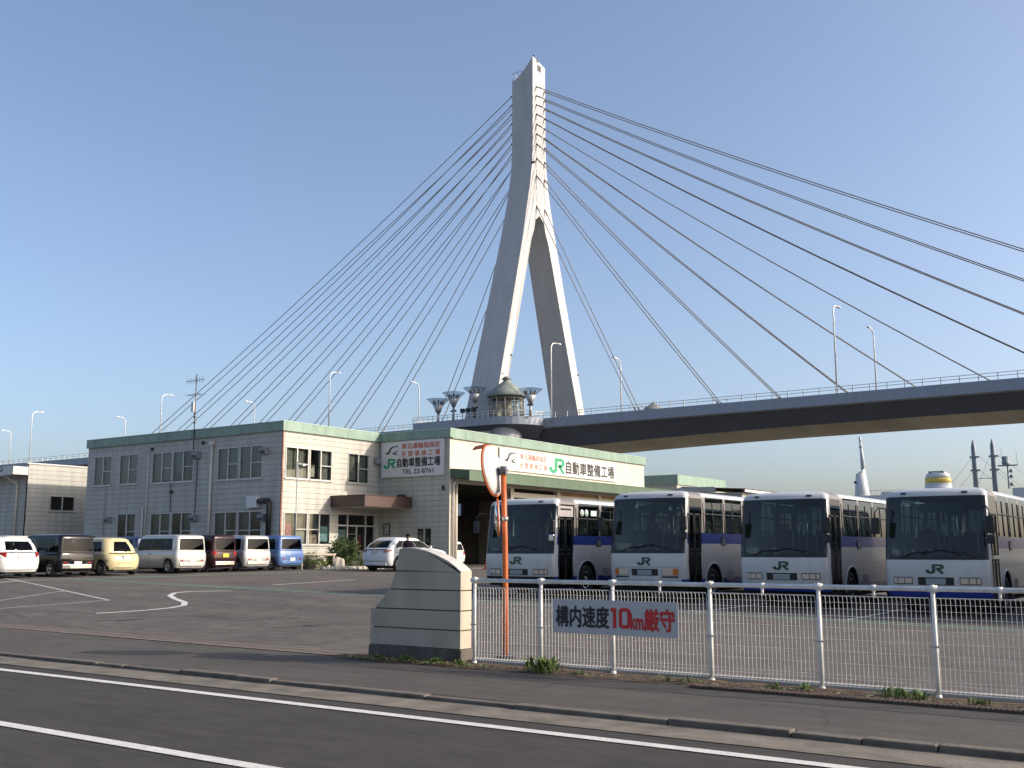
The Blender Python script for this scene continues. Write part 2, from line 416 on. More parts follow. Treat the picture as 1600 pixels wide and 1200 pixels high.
# kerb of stone blocks
mb = MB(); x = -90.
while x < 40:
    L = random.choice((.6, .6, 1.2, 1.8)) * random.uniform(.97, 1.03); j = random.uniform(-.014, .014); h = random.uniform(-.018, .004)
    mb.box((x, 9.33 + j, -.12), (x + L - .012, 9.49 + j, .012 + h)); x += L
o = struct(mb.build('kerb', STONE, bevel=.015))
def ribbon(name, pts, wid, zf, m, n=24, dz=.008):
    """painted line draped on the surface"""
    P = []
    for i in range(len(pts) - 1):
        a = Vector(pts[i]); b = Vector(pts[i + 1]); k = max(2, int((b - a).length / .7))
        P += [a.lerp(b, q / k) for q in range(k)]
    P.append(Vector(pts[-1]))
    v, f = stroke(P, wid)
    mb = MB(); mb.add([(a, b, zf(a, b) + dz) for a, b in v], f, 0)
    return struct(mb.build(name, m))
flatr = lambda x, y: -.052
ribbon('road_marking', [(-120, 8.30), (40, 8.30)], .15, flatr, LINEW)
ribbon('road_marking', [(-120, 5.76), (40, 5.76)], .15, flatr, LINEW)
ribbon('parking_line', [(-44, 23.6), (-39, 22.1), (-26.2, 18.0)], .12, zlot, LINEW2)
ribbon('parking_line', [(-26.2, 18.0), (-27.2, 15.2), (-28.1, 12.9)], .12, zlot, LINEW2)
ribbon('parking_line', [(-30.5, 19.4), (-29.4, 16.4), (-28.6, 14.2)], .12, zlot, LINEW2)
ribbon('parking_line', [(-36.4, 21.3), (-34.9, 17.4)], .12, zlot, LINEW2)
S = [(-23.2, 15.6), (-22.9, 16.1), (-22.65, 16.7), (-22.6, 17.3), (-22.85, 17.9), (-23.6, 18.5), (-24.8, 19.1), (-25.8, 19.7), (-26.5, 20.4), (-26.6, 21.0), (-26.2, 21.7), (-25.9, 22.0)]
ribbon('painted_arrow', S, .16, zlot, LINEW)
ribbon('parking_line', [(-28.05, 25.66), (-28.98, 30.75)], .13, zlot, LINEW)
for dx in (0, .42): ribbon('green_line', [(-36.4 + dx, 13.5), (-36.4 + dx, 37)], .13, zlot, LINEG)
for dy in (0, .5): ribbon('green_line', [(-35.9, 23.2 + dy), (-4, 23.2 + dy)], .13, zlot, LINEG)
for y0 in (25.6, 28.0): pass
for i, xx in enumerate((-19.4, -15.4, -11.2, -7.6, -3.6)): ribbon('parking_line', [(xx, 23.8), (xx, 30)], .12, zlot, LINEW2)
R_ = random.Random(21)
for x, y, dx, dy, n in ((-21.4, 14.4, 1.5, 2.2, 7), (-16.8, 14.6, .8, 1.2, 5), (-18.2, 15.9, .8, 1.5, 4), (-25.5, 14.0, 1.2, 1.4, 4)):
    for i in range(n):
        u = R_.random(); ax_, ay_ = x + dx * u + R_.uniform(-.2, .2), y + dy * u + R_.uniform(-.2, .2); l_ = R_.uniform(.12, .4)
        ribbon('tar_repair', [(ax_, ay_), (ax_ + l_ * .45, ay_ + l_ * .8), (ax_ + l_ * .7, ay_ + l_ * 1.6)], R_.uniform(.02, .07), zlot, TARM, dz=.005)
# drain channel across the entrance, with its rusted cover edges
mb = MB(); mb.add([(-24, 12.45, .006), (-11.4, 12.02, .006), (-11.4, 12.42, .006), (-24, 12.95, .006)], [(0, 1, 2, 3)])
struct(mb.build('drain_cover', mat('drain_brown', (.11, .085, .07), .9, var=.4, scale=8, bump=.5)))
for y0, y1 in ((12.45, 12.02), (12.95, 12.42)): ribbon('drain_edge', [(-24, y0), (-11.4, y1)], .05, lambda x, y: 0, mat('drain_edge_pale', (.22, .19, .16), .9, var=.4, scale=9), dz=.012)
# soil strip under wall and fence, perforated iron cover
mb = MB(); xs = lin(-11.6, 14, 90); v = []; f = []
for i, x in enumerate(xs):
    v += [(x, 11.78 + random.uniform(-.09, .05) + .0 * x, .004), (x, 12.05, .03 + random.uniform(0, .025)), (x, 12.55 + random.uniform(-.05, .1), .012 + .0)]
for i in range(len(xs) - 1):
    f += [(3 * i, 3 * i + 3, 3 * i + 4, 3 * i + 1), (3 * i + 1, 3 * i + 4, 3 * i + 5, 3 * i + 2)]
mb.add(v, f, 0, True); struct(mb.build('soil_strip', SOIL))
mb = MB(); mb.box((-5.6, 11.60, .004), (-1.2, 11.79, .03)); 
for i in range(88): mb.box((-5.59 + i * .05, 11.61, .03), (-5.59 + i * .05 + .02, 11.78, .036))
struct(mb.build('drain_grating', RUST))
mb = MB(); mb.box((-9.3, 12.28, -.05), (14, 12.40, .085)); struct(mb.build('fence_footing', CONC, bevel=.01))

# ------------------------------------------------------------------ gate wall
GY = 12.12
t = thing('gate_wall', (-10.2, GY, 0), 'cream panelled gate wall with curved top at the yard entrance', 'wall')
def xl(z):
    P = [(0, -11.10), (.745, -11.09), (.75, -11.0), (.85, -10.89), (.94, -10.79), (1.04, -10.71), (1.25, -10.62), (1.59, -10.54)]
    for (a, x0), (b, x1) in zip(P, P[1:]):
        if z <= b: return x0 + (x1 - x0) * (z - a) / (b - a)
    return P[-1][1]
XR = -9.38
topc = [(-10.54, 1.60), (-10.40, 1.615), (-10.19, 1.60), (-10.0, 1.565), (-9.83, 1.51), (-9.60, 1.42), (-9.48, 1.35), (-9.40, 1.29), (XR, 1.27)]
def course(mb, z0, z1, ins, y0, y1):
    zs = [z0] + [z for z in (.75, .85, .94, 1.04, 1.25) if z0 < z < z1] + [z1]
    left = [(xl(z) + ins, z) for z in zs]
    poly = left[::-1] + [(XR - ins, z0), (XR - ins, z1)] if z1 < 1.29 else left[::-1][1:] + [(XR - ins, z0)] + [(min(a, XR - ins), b - ins) for a, b in topc[::-1]]
    mb.prism(poly, lambda a, b, d: (a, d, b), y0, y1)
mb = MB(); g = .018
zs = [.199, .46, .734, 1.018, 1.285]
for a, b in zip(zs, zs[1:]): course(mb, a + g / 2, b - g / 2, 0, GY, GY + .26)
course(mb, 1.285 + g / 2, 1.6, 0, GY, GY + .26)
mb.build('panel_courses', GATE, t, bevel=.008)
mb = MB(); course(mb, .19, 1.28, .014, GY + .014, GY + .246); mb.build('core', mat('gate_joint', (.10, .075, .05), .9), t)
mb = MB(); mb.prism([(-11.12, -.05), (XR + .02, -.05), (XR + .02, .2), (-11.11, .2)], lambda a, b, d: (a, d, b), GY - .012, GY + .272); mb.build('plinth', PLINTH, t, bevel=.01)
mb = MB()
cap = topc
v = []; f = []
for i, (a, b) in enumerate(cap):
    for yy in (GY - .006, GY + .266): v += [(a, yy, b + .001), (a, yy, b + .016)]
for i in range(len(cap) - 1):
    q = 4 * i
    f += [(q + 1, q + 5, q + 7, q + 3), (q, q + 4, q + 5, q + 1), (q + 2, q + 3, q + 7, q + 6), (q, q + 2, q + 6, q + 4)]
mb.add(v, f); mb.build('coping', mat('coping_pale', (.46, .44, .41), .5), t)

# ------------------------------------------------------------------ fence
FY = 12.15
posts = [-9.15, -8.03, -6.92, -5.56, -4.21, -2.95, -1.6, -.25, 1.1, 2.45, 3.8, 5.15, 6.5, 7.85]
t = thing('mesh_fence', (posts[0], FY, 0), 'low white mesh fence with round top rail along the pavement', 'fence')
mb = MB(); mb.tube([(posts[0] - .06, FY, 1.17), (posts[-1], FY, 1.17)], .028, 12); mb.build('top_rail', FENCEW, t)
for i, px in enumerate(posts):
    mb = MB(); mb.tube([(px, FY, -.03), (px, FY, 1.15)], .024, 10)
    mb.tube([(px, FY, .0), (px, FY, .06)], .034, 10); mb.tube([(px - .05, FY, 1.172), (px + .05, FY, 1.172)], .037, 10)
    mb.tube([(px, FY, 1.19), (px, FY, 1.215)], .02, 8)
    for zz in (.56, ): mb.box((px - .05, FY - .03, zz - .01), (px + .05, FY - .018, zz + .01), 1)
    mb.build('post', [FENCEW, STEEL], t)
    if i < len(posts) - 1:
        x0, x1 = px + .035, posts[i + 1] - .035
        mb = MB(); n = int(round((x1 - x0) / .05))
        for k in range(n + 1):
            xx = x0 + (x1 - x0) * k / n
            mb.tube([(xx, FY - .055, 1.075), (xx, FY - .018, 1.055), (xx, FY - .012, 1.0), (xx, FY - .012, .16), (xx, FY - .02, .11), (xx, FY - .06, .085)], .0033, 4, smooth=False, caps=False)
        for zz, yo, rr in ((1.075, .055, .006), (1.0, .012, .0020), (.93, .012, .002), (.85, .012, .002), (.72, .012, .002), (.59, .012, .002), (.46, .012, .002), (.33, .012, .002), (.20, .012, .002), (.16, .012, .0020), (.085, .06, .006)):
            mb.tube([(x0, FY - yo + .004, zz), (x1, FY - yo + .004, zz)], rr, 5, smooth=False, caps=False)
        mb.build('mesh_panel', FENCEW, t)
        xm = (x0 + x1) / 2
        if i >= 2:
            mb = MB(); mb.tube([(xm, FY, 1.06), (xm, FY, 1.165)], .016, 8); mb.tube([(xm - .03, FY, 1.171), (xm + .03, FY, 1.171)], .033, 10); mb.build('rail_bracket', FENCEW, t)
# speed sign on the fence
t = thing('speed_sign', (-6.87, FY - .08, .51), 'white speed limit sign with black and red characters tied to the fence', 'sign')
mb = MB(); mb.box((-7.79, FY - .085, .515), (-5.95, FY - .077, .95)); b_ = mb.build('board', SIGNG, t)
fn = lambda x0, z0: (lambda a, b: (x0 + a, FY - .089, z0 + b))
mb = MB(); put2d(mb, text_mesh('構内速度', .034), fn(-7.73, .60), .80, .265); o = mb.build('black_lettering', INK, t)
mb = MB(); put2d(mb, merge2d(stroke([(.0, .90), (.20, .90), (.20, .0)], .17), stroke([(.50, .5), (.50, .16), (.58, .085), (.86, .085), (.94, .16), (.94, .84), (.86, .915), (.58, .915), (.50, .84), (.50, .48)], .17)), fn(-6.90, .605), .28, .255); put2d(mb, text_mesh('km', .035), fn(-6.61, .605), .175, .19); put2d(mb, text_mesh('厳守', .034), fn(-6.42, .59), .42, .27); mb.build('red_lettering', RED, t)
mb = MB()
for xx in (-7.75, -7.2, -6.6, -5.99): mb.tube([(xx, FY - .092, .535), (xx, FY - .08, .535)], .008, 6)
mb.build('bolt', STEEL, t)

# ------------------------------------------------------------------ traffic mirror
PX, PY = -9.33, 13.16
t = thing('traffic_mirror', (PX, PY, 0), 'orange pole carrying two convex traffic mirrors behind the fence', 'traffic mirror')
mb = MB(); mb.tube([(PX, PY, -.05), (PX, PY, .8), (PX - .015, PY, 1.8), (PX - .05, PY, 2.86)], .042, 14); mb.build('pole', ORANGE, t)
mb = MB(); mb.lathe([(.16, 0), (.15, .03), (.05, .04)], 14, M=Matrix.Translation((PX, PY, 0))); mb.build('footing', DARK, t)
def mirror_dish(ctr, nrm, r, dep=1., hood=True):
    z = Vector(nrm).normalized(); x = Vector((0, 0, 1)).cross(z).normalized(); y = z.cross(x)
    M = Matrix.Translation(ctr) @ Matrix((x, y, z)).transposed().to_4x4()
    mb = MB(); prof = [(0, -.10 * dep), (r * .35, -.095 * dep), (r * .7, -.07 * dep), (r * .93, -.03 * dep), (r * .97, -.005)]
    mb.lathe(prof, 32, 0, M); 
    o = mb.build('mirror', mat('mirror_back', (.45, .45, .45), .4), t)
    mb = MB(); mb.lathe([(r * .975, -.010), (r, -.010), (r * 1.0, .015), (r * .96, .015)], 32, 0, M, True); mb.build('rim', ORANGE, o)
    mb = MB(); mb.lathe([(r * .95, .012), (r * .6, .045), (0, .06)], 32, 0, M); mb.build('mirror_face', mat('mirror_silver', (.8, .8, .8), .03, 1., var=.01), o)
    mb = MB(); v = []; f = []
    for k in range(11 if hood else 0):
        a = radians(52 + 8 * k); 
        for dd in (0, .17): v.append(M @ Vector((r * 1.01 * cos(a), r * 1.01 * sin(a), .0 + dd)))
        for dd in (0, .17): v.append(M @ Vector((r * 1.03 * cos(a), r * 1.03 * sin(a), .0 + dd)))
    for k in range(10 if hood else 0):
        q = 4 * k; f += [(q, q + 1, q + 5, q + 4), (q + 2, q + 6, q + 7, q + 3), (q + 1, q + 3, q + 7, q + 5)]
    if hood: mb.add(v, f); mb.build('hood', mat('hood_shaded', (.26, .06, .02), .5), o)  # orange hood coloured brown: its shade is put into the colour
    mb = MB(); mb.tube([M @ Vector((-.01, r * .1, -.115 * dep)), M @ Vector((-.01, -r * .85, -.06 * dep))], .014, 6); mb.build('stay', STEEL, o)
    return o
# upper mirror looks away to the left; its back is towards us
mirror_dish((PX - .24, PY - .03, 2.80), (-.955, -.26, -.16), .41)
mirror_dish((PX - .13, PY - .02, 2.09), (-.80, -.60, -.03), .29, .25, False)
mb = MB(); mb.box((PX - .16, PY - .03, 2.73), (PX + .02, PY + .03, 2.83)); mb.tube([(PX - .045, PY, 2.735), (PX - .045, PY, 2.86)], .055, 12); mb.build('clamp', mat('clamp_dark', (.12, .12, .14), .5, .5), t)
mb = MB(); mb.tube([(PX - .02, PY, 2.03), (PX - .02, PY, 2.09)], .055, 12); mb.box((PX - .10, PY - .02, 2.035), (PX, PY + .02, 2.085)); mb.build('clamp', STEEL, t)

# ------------------------------------------------------------------ ring-body builder for vehicles
def contour(L, xs, ysf, n):
    z, hw, yf, yr, rf, rr, bf, br = L
    xf = hw - rf; xr = hw - rr; P = []; T = []
    for i, q in enumerate(xs):
        P.append((q * xf, yf + bf * (q * xf / hw) ** 2))
        if i: T.append(('F', i - 1))
    yc = P[-1][1]
    for i in range(1, n + 1):
        a = -pi / 2 + pi / 2 * i / n; P.append((xf + rf * cos(a), yc + rf + rf * sin(a))); T.append(('CFR', i - 1))
    y0 = yc + rf; yq = yr - br * (xr / hw) ** 2; y1 = yq - rr
    for i, q in enumerate(ysf[1:]): P.append((hw, y0 + (y1 - y0) * q)); T.append(('R', i))
    for i in range(1, n + 1):
        a = pi / 2 * i / n; P.append((xr + rr * cos(a), y1 + rr * sin(a))); T.append(('CBR', i - 1))
    for i, q in enumerate(xs[1:]):
        x = -q * xr if False else xs[::-1][i + 1] * xr
        P.append((x, yr - br * (x / hw) ** 2)); T.append(('B', i))
    for i in range(1, n + 1):
        a = pi / 2 + pi / 2 * i / n; P.append((-xr + rr * cos(a), y1 + rr * sin(a))); T.append(('CBL', i - 1))
    rv = ysf[::-1]
    for i, q in enumerate(rv[1:]): P.append((-hw, y0 + (y1 - y0) * q)); T.append(('L', len(ysf) - 2 - i))
    for i in range(1, n + 1):
        a = pi + pi / 2 * i / n; P.append((-xf + rf * cos(a), yc + rf + rf * sin(a))); T.append(('CFL', n - i))
    P.pop()
    return P, T
def fracs(L, ys):
    z, hw, yf, yr, rf, rr, bf, br = L
    y0 = yf + bf * ((hw - rf) / hw) ** 2 + rf; y1 = yr - br * ((hw - rr) / hw) ** 2 - rr
    return [0.] + [(y - y0) / (y1 - y0) for y in ys if y0 + .01 < y < y1 - .01] + [1.]
def rings(levels, xs, ysf, n, classify, mbs, arches=(), zfun=None, cap=None, cap_bot=None, flip=False):
    R = []
    for li, L in enumerate(levels):
        P, T = contour(L, xs, ysf, n); ring = []
        for (x, y) in P:
            z = L[0]
            if abs(x) > L[1] * .8:
                for (yc, zc, r) in arches:
                    d = abs(y - yc)
                    if d < r: z = max(z, zc + sqrt(max(0, r * r - d * d)) + .002 * li)
            if zfun: z = zfun(x, y, z, li)
            ring.append(Vector((x, y, z)))
        R.append(ring)
    m = len(R[0])
    for li in range(len(R) - 1):
        for k in range(m):
            k2 = (k + 1) % m
            q = [R[li][k], R[li][k2], R[li + 1][k2], R[li + 1][k]]
            c = (q[0] + q[1] + q[2] + q[3]) / 4
            r = classify(li, T[k][0], T[k][1], c)
            if r is None: continue
            key, mi = r
            mbs[key].add(q[::-1] if flip else q, [(0, 1, 2, 3)], mi, True)
    if cap: mbs[cap[0]].add(R[-1], [list(range(m))], cap[1], True)
    if cap_bot: mbs[cap_bot[0]].add(R[0], [list(reversed(range(m)))], cap_bot[1], False)
    return R
def arch_ys(yc, r): return [yc + r * cos(pi - pi * i / 12) * .999 for i in range(13)]
RIMM = mat('wheel_rim', (.5, .5, .5), .35, .8)
def wheel(parent, x, y, r, wd, side, rim=RIMM, rr=.62):
    M = Matrix.Translation((x, y, r)) @ Matrix.Rotation(radians(90) * side, 4, 'Y')
    o = MB().lathe([(r * rr, -wd / 2), (r * .93, -wd / 2), (r, -wd * .35), (r, wd * .35), (r * .93, wd / 2), (r * (rr + .03), wd / 2), (r * rr, wd * .3)], 28, 0, M).build('wheel', RUBBER, parent, world=False)
    mb = MB(); mb.lathe([(r * rr, wd * .30), (r * rr, wd * .46), (r * rr * .9, wd * .36), (r * rr * .55, wd * .26), (r * .2, wd * .34), (r * .13, wd * .46), (0, wd * .47)], 24, 0, M)
    for k in range(5):
        a = 2 * pi * k / 5
        mb.add([(r * rr * .62 * cos(a + q) * s_, r * rr * .62 * sin(a + q) * s_, wd * .345) for q, s_ in ((-.28, .8), (.28, .8), (.22, 1.3), (-.22, 1.3))], [(0, 1, 2, 3)], 1, False, M)
    mb.build('rim', [rim, DARK], o, world=False)
    return o

# ------------------------------------------------------------------ buses
def make_bus(loc, label, hw, H, style, L=9.0, extra=None):
    t = thing('bus', loc, label, 'bus', 'white and blue buses parked in a row')
    k = H / 2.95
    lv = [(.42, hw - .02, .08), (.59, hw, .035), (1.03, hw, .0), (1.26, hw, .02), (1.52, hw, .05), (1.80, hw - .003, .085), (2.42, hw - .02, .165), (2.73, hw - .030, .21), (2.785, hw - .040, .235), (2.845, hw - .080, .285), (2.89, hw - .15, .38), (2.935, hw - .34, .62), (2.95, hw - .7, 1.1)]
    RF, BF = .13, .16
    levels = [(z * k, h, yf, L + .0 - yf * .5, RF, .12, BF, .08) for z, h, yf in lv]
    xs = [-1, -.86, -.7, -.5, -.25, 0, .25, .5, .7, .86, 1]
    ax = 2.0; ar = .55; wr = .45; ax2 = L - 2.6
    wins = []; y = 1.36
    ysl = [.36, 1.18, 1.36]
    wy = 1.36; winb = []
    while wy < L - .9:
        winb.append((wy + .05, min(wy + 1.32, L - .5))); wy += 1.42
    ysl += [q for a in winb for q in a] + arch_ys(ax, ar) + arch_ys(ax2, ar)
    ysl = sorted(set(round(q, 4) for q in ysl))
    yy = [ysl[0]]
    for q in ysl[1:]:
        if q - yy[-1] > .012: yy.append(q)
    ysf = fracs(levels[2], yy)
    yst = [levels[2][2] + BF * ((hw - RF) / hw) ** 2 + RF + f * (L - .08 - .12 - .3) for f in ysf]
    z0, hw0, yf0, yr0 = levels[2][0], levels[2][1], levels[2][2], levels[2][3]
    ya = yf0 + BF * ((hw - RF) / hw) ** 2 + RF; yb = yr0 - .08 * ((hw - .12) / hw) ** 2 - .12
    mid = [ya + (yb - ya) * (ysf[i] + ysf[i + 1]) / 2 for i in range(len(ysf) - 1)]
    inwin = lambda ym: any(a < ym < b for a, b in winb)
    isdoor = lambda ym: .36 < ym < 1.18
    mbs = {q: MB() for q in ('body', 'ws', 'sw', 'door', 'rw', 'liner')}
    WS0, WS1 = 3, 8    # windscreen rows
    def cls(li, tg, kk, c):
        if tg == 'F' or (tg in ('CFR', 'CFL') and kk <= 2):
            if WS0 <= li < WS1 - 1: return ('ws', 0)
            return ('body', 2 if li == 0 else 0)
        if tg in ('R', 'L'):
            ym = mid[kk]
            if tg == 'R' and isdoor(ym):
                if li <= 6: return ('door', 0)
                return ('body', 3)
            if 5 <= li <= 6 and inwin(ym): return ('sw', 0)
            if li == 7 and inwin(ym) : return ('sw', 0)
            if 5 <= li <= 7: return ('body', 3)
            if li == 4: return ('body', 1)
            if li == 0: return ('body', 1)
            return ('body', 0)
        if tg == 'B' and 5 <= li <= 6: return ('rw', 0)
        if li == 0: return ('body', 1 if tg[0] != 'F' else 2)
        if li == 4 and tg in ('CBR', 'CBL', 'B'): return ('body', 1)
        return ('body', 0)
    arches = [(ax, wr + .02, ar), (ax2, wr + .02, ar)]
    rings(levels, xs, ysf, 5, cls, mbs, arches, cap=('body', 0))
    # inner liner with the same openings
    lin_levels = [(z * k - (.05 if z > 2.6 else 0), h - .05, yf + .06, L - .06 - yf * .5, RF, .12, BF, .08) for z, h, yf in lv[2:]]
    def cls2(li, tg, kk, c):
        r = cls(li + 2, tg, kk, c)
        return ('liner', 0) if r and r[0] == 'body' else None
    rings(lin_levels, xs, ysf, 5, cls2, mbs, cap=('liner', 0), flip=True)
    mbs['body'].build('body', [BUSW, BUSB, BLACK if style == 1 else BUSB, BUSG], t, world=False, fix=True, angle=38)
    mbs['ws'].build('windscreen', BUSGLASS, t, world=False, fix=True)
    mbs['door'].build('door', glass('door_glass', (.10, .11, .12)), t, world=False, fix=True)
    mbs['rw'].build('rear_window', BUSGLASS, t, world=False, fix=True)
    for q in islands(mbs['sw']): q.build('side_window', BUSGLASS, t, world=False, fix=True)
    for a, b in winb[:]:
        for s_ in (1, -1):
            mb = MB(); xx = s_ * (hw - .012)
            for q in (a, (a + b) / 2, b): mb.tube([(xx + s_ * .012, q, 1.81 * k), (xx - s_ * .014, q, 2.64 * k)], .018, 6, caps=False)
            mb.tube([(xx - s_ * .003, a, 2.32 * k), (xx - s_ * .003, b, 2.32 * k)], .02, 6, caps=False)
            mb.build('window_bars', BLACK, t, world=False)
    mbs['liner'].build('liner', LINER, t, world=False, fix=False)
    yF = lambda x, z: (lambda zz: next((a[2] + (b[2] - a[2]) * (zz - a[0]) / (b[0] - a[0]) for a, b in zip(lv, lv[1:]) if zz <= b[0]), .2))(z / k) + BF * (x / hw) ** 2
    def patch(mb, x0, x1, za, zb, th, mi=0, nx=6):
        v = []; f = []
        for i in range(nx + 1):
            x = x0 + (x1 - x0) * i / nx
            for z in (za, zb): v += [(x, yF(x, z) - th, z), (x, yF(x, z) + .03, z)]
        for i in range(nx):
            q = 4 * i; f += [(q, q + 4, q + 6, q + 2), (q + 2, q + 6, q + 7, q + 3), (q, q + 1, q + 5, q + 4)]
        e = 4 * nx; f += [(0, 2, 3, 1), (e, e + 1, e + 3, e + 2)]
        mb.add(v, f, mi)
    # ceramic border round the windscreen
    mb = MB(); xe = hw - RF
    for za, zb in ((1.26 * k, 1.35 * k), (2.68 * k, 2.735 * k)): patch(mb, -xe, xe, za, zb, .004)
    for s_ in (-1, 1): patch(mb, s_ * xe - .03 * (s_ > 0), s_ * xe + .03 * (s_ < 0), 1.26 * k, 2.735 * k, .005, nx=1)
    for s_ in (-1, 1):
        for r_ in range(5):
            ww = .14 * (1 - sqrt(1 - (1 - r_ / 5) ** 2)) + .01
            patch(mb, min(s_ * xe, s_ * (xe - ww)), max(s_ * xe, s_ * (xe - ww)), (1.35 + .022 * r_) * k, (1.35 + .022 * (r_ + 1)) * k, .0045, nx=1)
    mb.build('windscreen_border', BLACK, t, world=False)
    # wipers
    for x0, x1 in ((-.75, .1), (.9, .2)):
        mb = MB(); mb.tube([(x0, yF(x0, 1.3) - .03, 1.32 * k), (x0 * .7 + x1 * .3, yF(x0 * .7 + x1 * .3, 1.4) - .05, 1.42 * k), (x1, yF(x1, 1.5) - .03, 1.47 * k)], .011, 5)
        mb.tube([(x1 - .42 * (1 if x1 > x0 else -1), yF(x1, 1.3) - .035, 1.385 * k), (x1 + .2 * (1 if x1 > x0 else -1), yF(x1, 1.5) - .03, 1.51 * k)], .009, 5); mb.build('wiper', BLACK, t, world=False)
    # headlights
    hz = .71 if style == 1 else .80; hh = .085
    for s_ in (-1, 1):
        xa, xb = sorted((s_ * (hw - .205), s_ * (hw - .66)))
        mb = MB(); patch(mb, xa, xb, hz - hh, hz + hh, .012); o = mb.build('headlight', mat('lamp_housing', (.10, .11, .115), .2) if style != 2 else CHROME, t, world=False)
        mb = MB()
        for u0, u1 in ((.03, .20), (.25, .55), (.60, .96)):
            q0 = xa + (xb - xa) * (u0 if s_ < 0 else 1 - u1); q1 = xa + (xb - xa) * (u1 if s_ < 0 else 1 - u0)
            patch(mb, q0, q1, hz - hh * .75, hz + hh * .70, .018, nx=2)
        mb.build('reflector', mat('reflector', (.80, .82, .84), .12, .9, var=.12, scale=30), o, world=False)
        if style == 2:
            mb = MB(); xo = sorted((s_ * (hw - .205), s_ * (hw - .34))); patch(mb, xo[0], xo[1], hz - hh, hz + hh, .022, nx=2); mb.build('indicator', mat('amber_lens', (.55, .16, .03), .25, var=.1), o, world=False)
            mb = MB(); patch(mb, xa, xb, hz - hh - .10, hz - hh - .03, .02); mb.build('bumper_slot', BLACK, o, world=False)
    mb = MB(); patch(mb, -.40, .40, hz - .10, hz + .08, .010); o = mb.build('plate_recess', BLACK, t, world=False)
    mb = MB(); patch(mb, -.22, .22, hz - .085, hz + .055, .022, nx=2); mb.build('number_plate', mat('plate', (.27, .30, .31), .5, var=.45, scale=24), o, world=False)
    if style == 2:
        mb = MB(); patch(mb, -hw + RF, hw - RF, .50, .64, .05, nx=10); patch(mb, -hw + RF, hw - RF, hz + .135, hz + .165, .02, nx=10); mb.build('bumper', BUSW, t, world=False, bevel=.01)
    mb = MB(); sx, sz = .46, .20; put2d(mb, LOGO, lambda a, b: (-.19 + a, yF(-.19 + a, .95 * k + b) - .008, .95 * k + b), .37, .21); mb.build('logo', JGREEND, t, world=False)
    # roof markers and door header
    for s_ in (-1, 1):
        mb = MB(); patch(mb, s_ * .70 - .07, s_ * .70 + .07, 2.795 * k, 2.835 * k, .03, nx=2); mb.build('marker_lamp', BLACK, t, world=False, bevel=.01)
    mb = MB()
    for za, zb in ((.34, 1.28), (1.36, 2.32)):
        for ya_, yb_ in ((.39, .75), (.79, 1.15)):
            for (y0, y1, z0_, z1_) in ((ya_, yb_, za, za + .04), (ya_, yb_, zb - .04, zb), (ya_, ya_ + .035, za, zb), (yb_ - .035, yb_, za, zb)):
                mb.box((hw - .02, y0, z0_ * k), (hw + .012, y1, z1_ * k))
    mb.build('door_frame', BLACK, t, world=False)
    if style == 1:
        mb = MB(); mb.box((hw - .05, .38, 2.36 * k), (hw + .006, 1.22, 2.68 * k)); mb.box((hw, .5, 2.55 * k), (hw + .012, 1.1, 2.61 * k), 1); mb.build('door_header', [mat('header_grey', (.33, .30, .29), .5), BLACK], t, world=False, bevel=.01)
    # mirrors
    for s_ in (1, -1):
        mb = MB(); xm = s_ * (hw + .10)
        mb.tube([(s_ * (hw - .08), .14, 2.45 * k), (s_ * (hw + .02), -.06, 2.48 * k), (xm, -.12, 2.36 * k), (xm, -.12, 2.2 * k)], .016, 6)
        o = mb.build('mirror_arm', BLACK, t, world=False)
        mb = MB(); mb.box((xm - .10, -.17, 1.86 * k), (xm + .10, -.07, 2.24 * k)); mb.build('side_mirror', BLACK, o, world=False, bevel=.03)
        if s_ == 1: 
            mb = MB(); mb.box((xm - .08, -.16, 1.62 * k), (xm + .09, -.07, 1.82 * k)); mb.build('lower_mirror', BLACK if style != 1 else CHROME, o, world=False, bevel=.03)
    # side trim: wheel arch lips, flap, vents
    for yy_ in (ax, ax2):
        for s_ in (1, -1):
            mb = MB(); mb.tube([(s_ * (hw + .004), yy_ + (ar + .012) * cos(a), wr + .02 + (ar + .012) * sin(a)) for a in [radians(-12) + radians(204) * i / 20 for i in range(21)]], .022, 6); mb.build('arch_lip', BUSW, t, world=False)
            wheel(t, s_ * (hw - .15), yy_, wr, .26, s_, CHROME if yy_ == ax else RIMM, .60)
            mb = MB(); mb.box((s_ * (hw - .5) if s_ > 0 else -hw + .03, yy_ - .6, .25), (hw - .03 if s_ > 0 else -(hw - .5), yy_ + .6, 1.02)); 
    mb = MB(); mb.box((-hw + .42, .4, .22), (hw - .42, L - .3, .62)); mb.box((-hw + .06, .5, .80), (hw - .06, L - .2, .84))
    for yy_ in (ax, ax2): mb.box((-hw + .40, yy_ - .7, .3), (hw - .40, yy_ + .7, 1.0))
    for ya_, yb_ in ((.35, ax - ar - .05), (ax + ar + .05, ax2 - ar - .05), (ax2 + ar + .05, L - .3)): mb.box((-hw + .06, ya_, .30), (hw - .06, yb_, .5))
    mb.build('underframe', DARK, t, world=False)
    mb = MB(); mb.box((hw - .01, 2.55, 1.47 * k), (hw + .012, 2.85, 1.70 * k)); mb.box((hw - .01, 2.585, 1.50 * k), (hw + .016, 2.815, 1.67 * k), 1); mb.build('route_window', [BLACK, mat('flap_grey', (.12, .14, .15), .3)], t, world=False)
    mb = MB(); mb.box((hw - .01, 1.45, 1.115 * k), (hw + .003, L - .4, 1.122 * k)); mb.box((hw - .01, 2.9, .55), (hw + .004, 3.4, .80)); mb.build('panel_seam', mat('seam_grey', (.28, .29, .31), .6), t, world=False)
    # interior
    mb = MB()
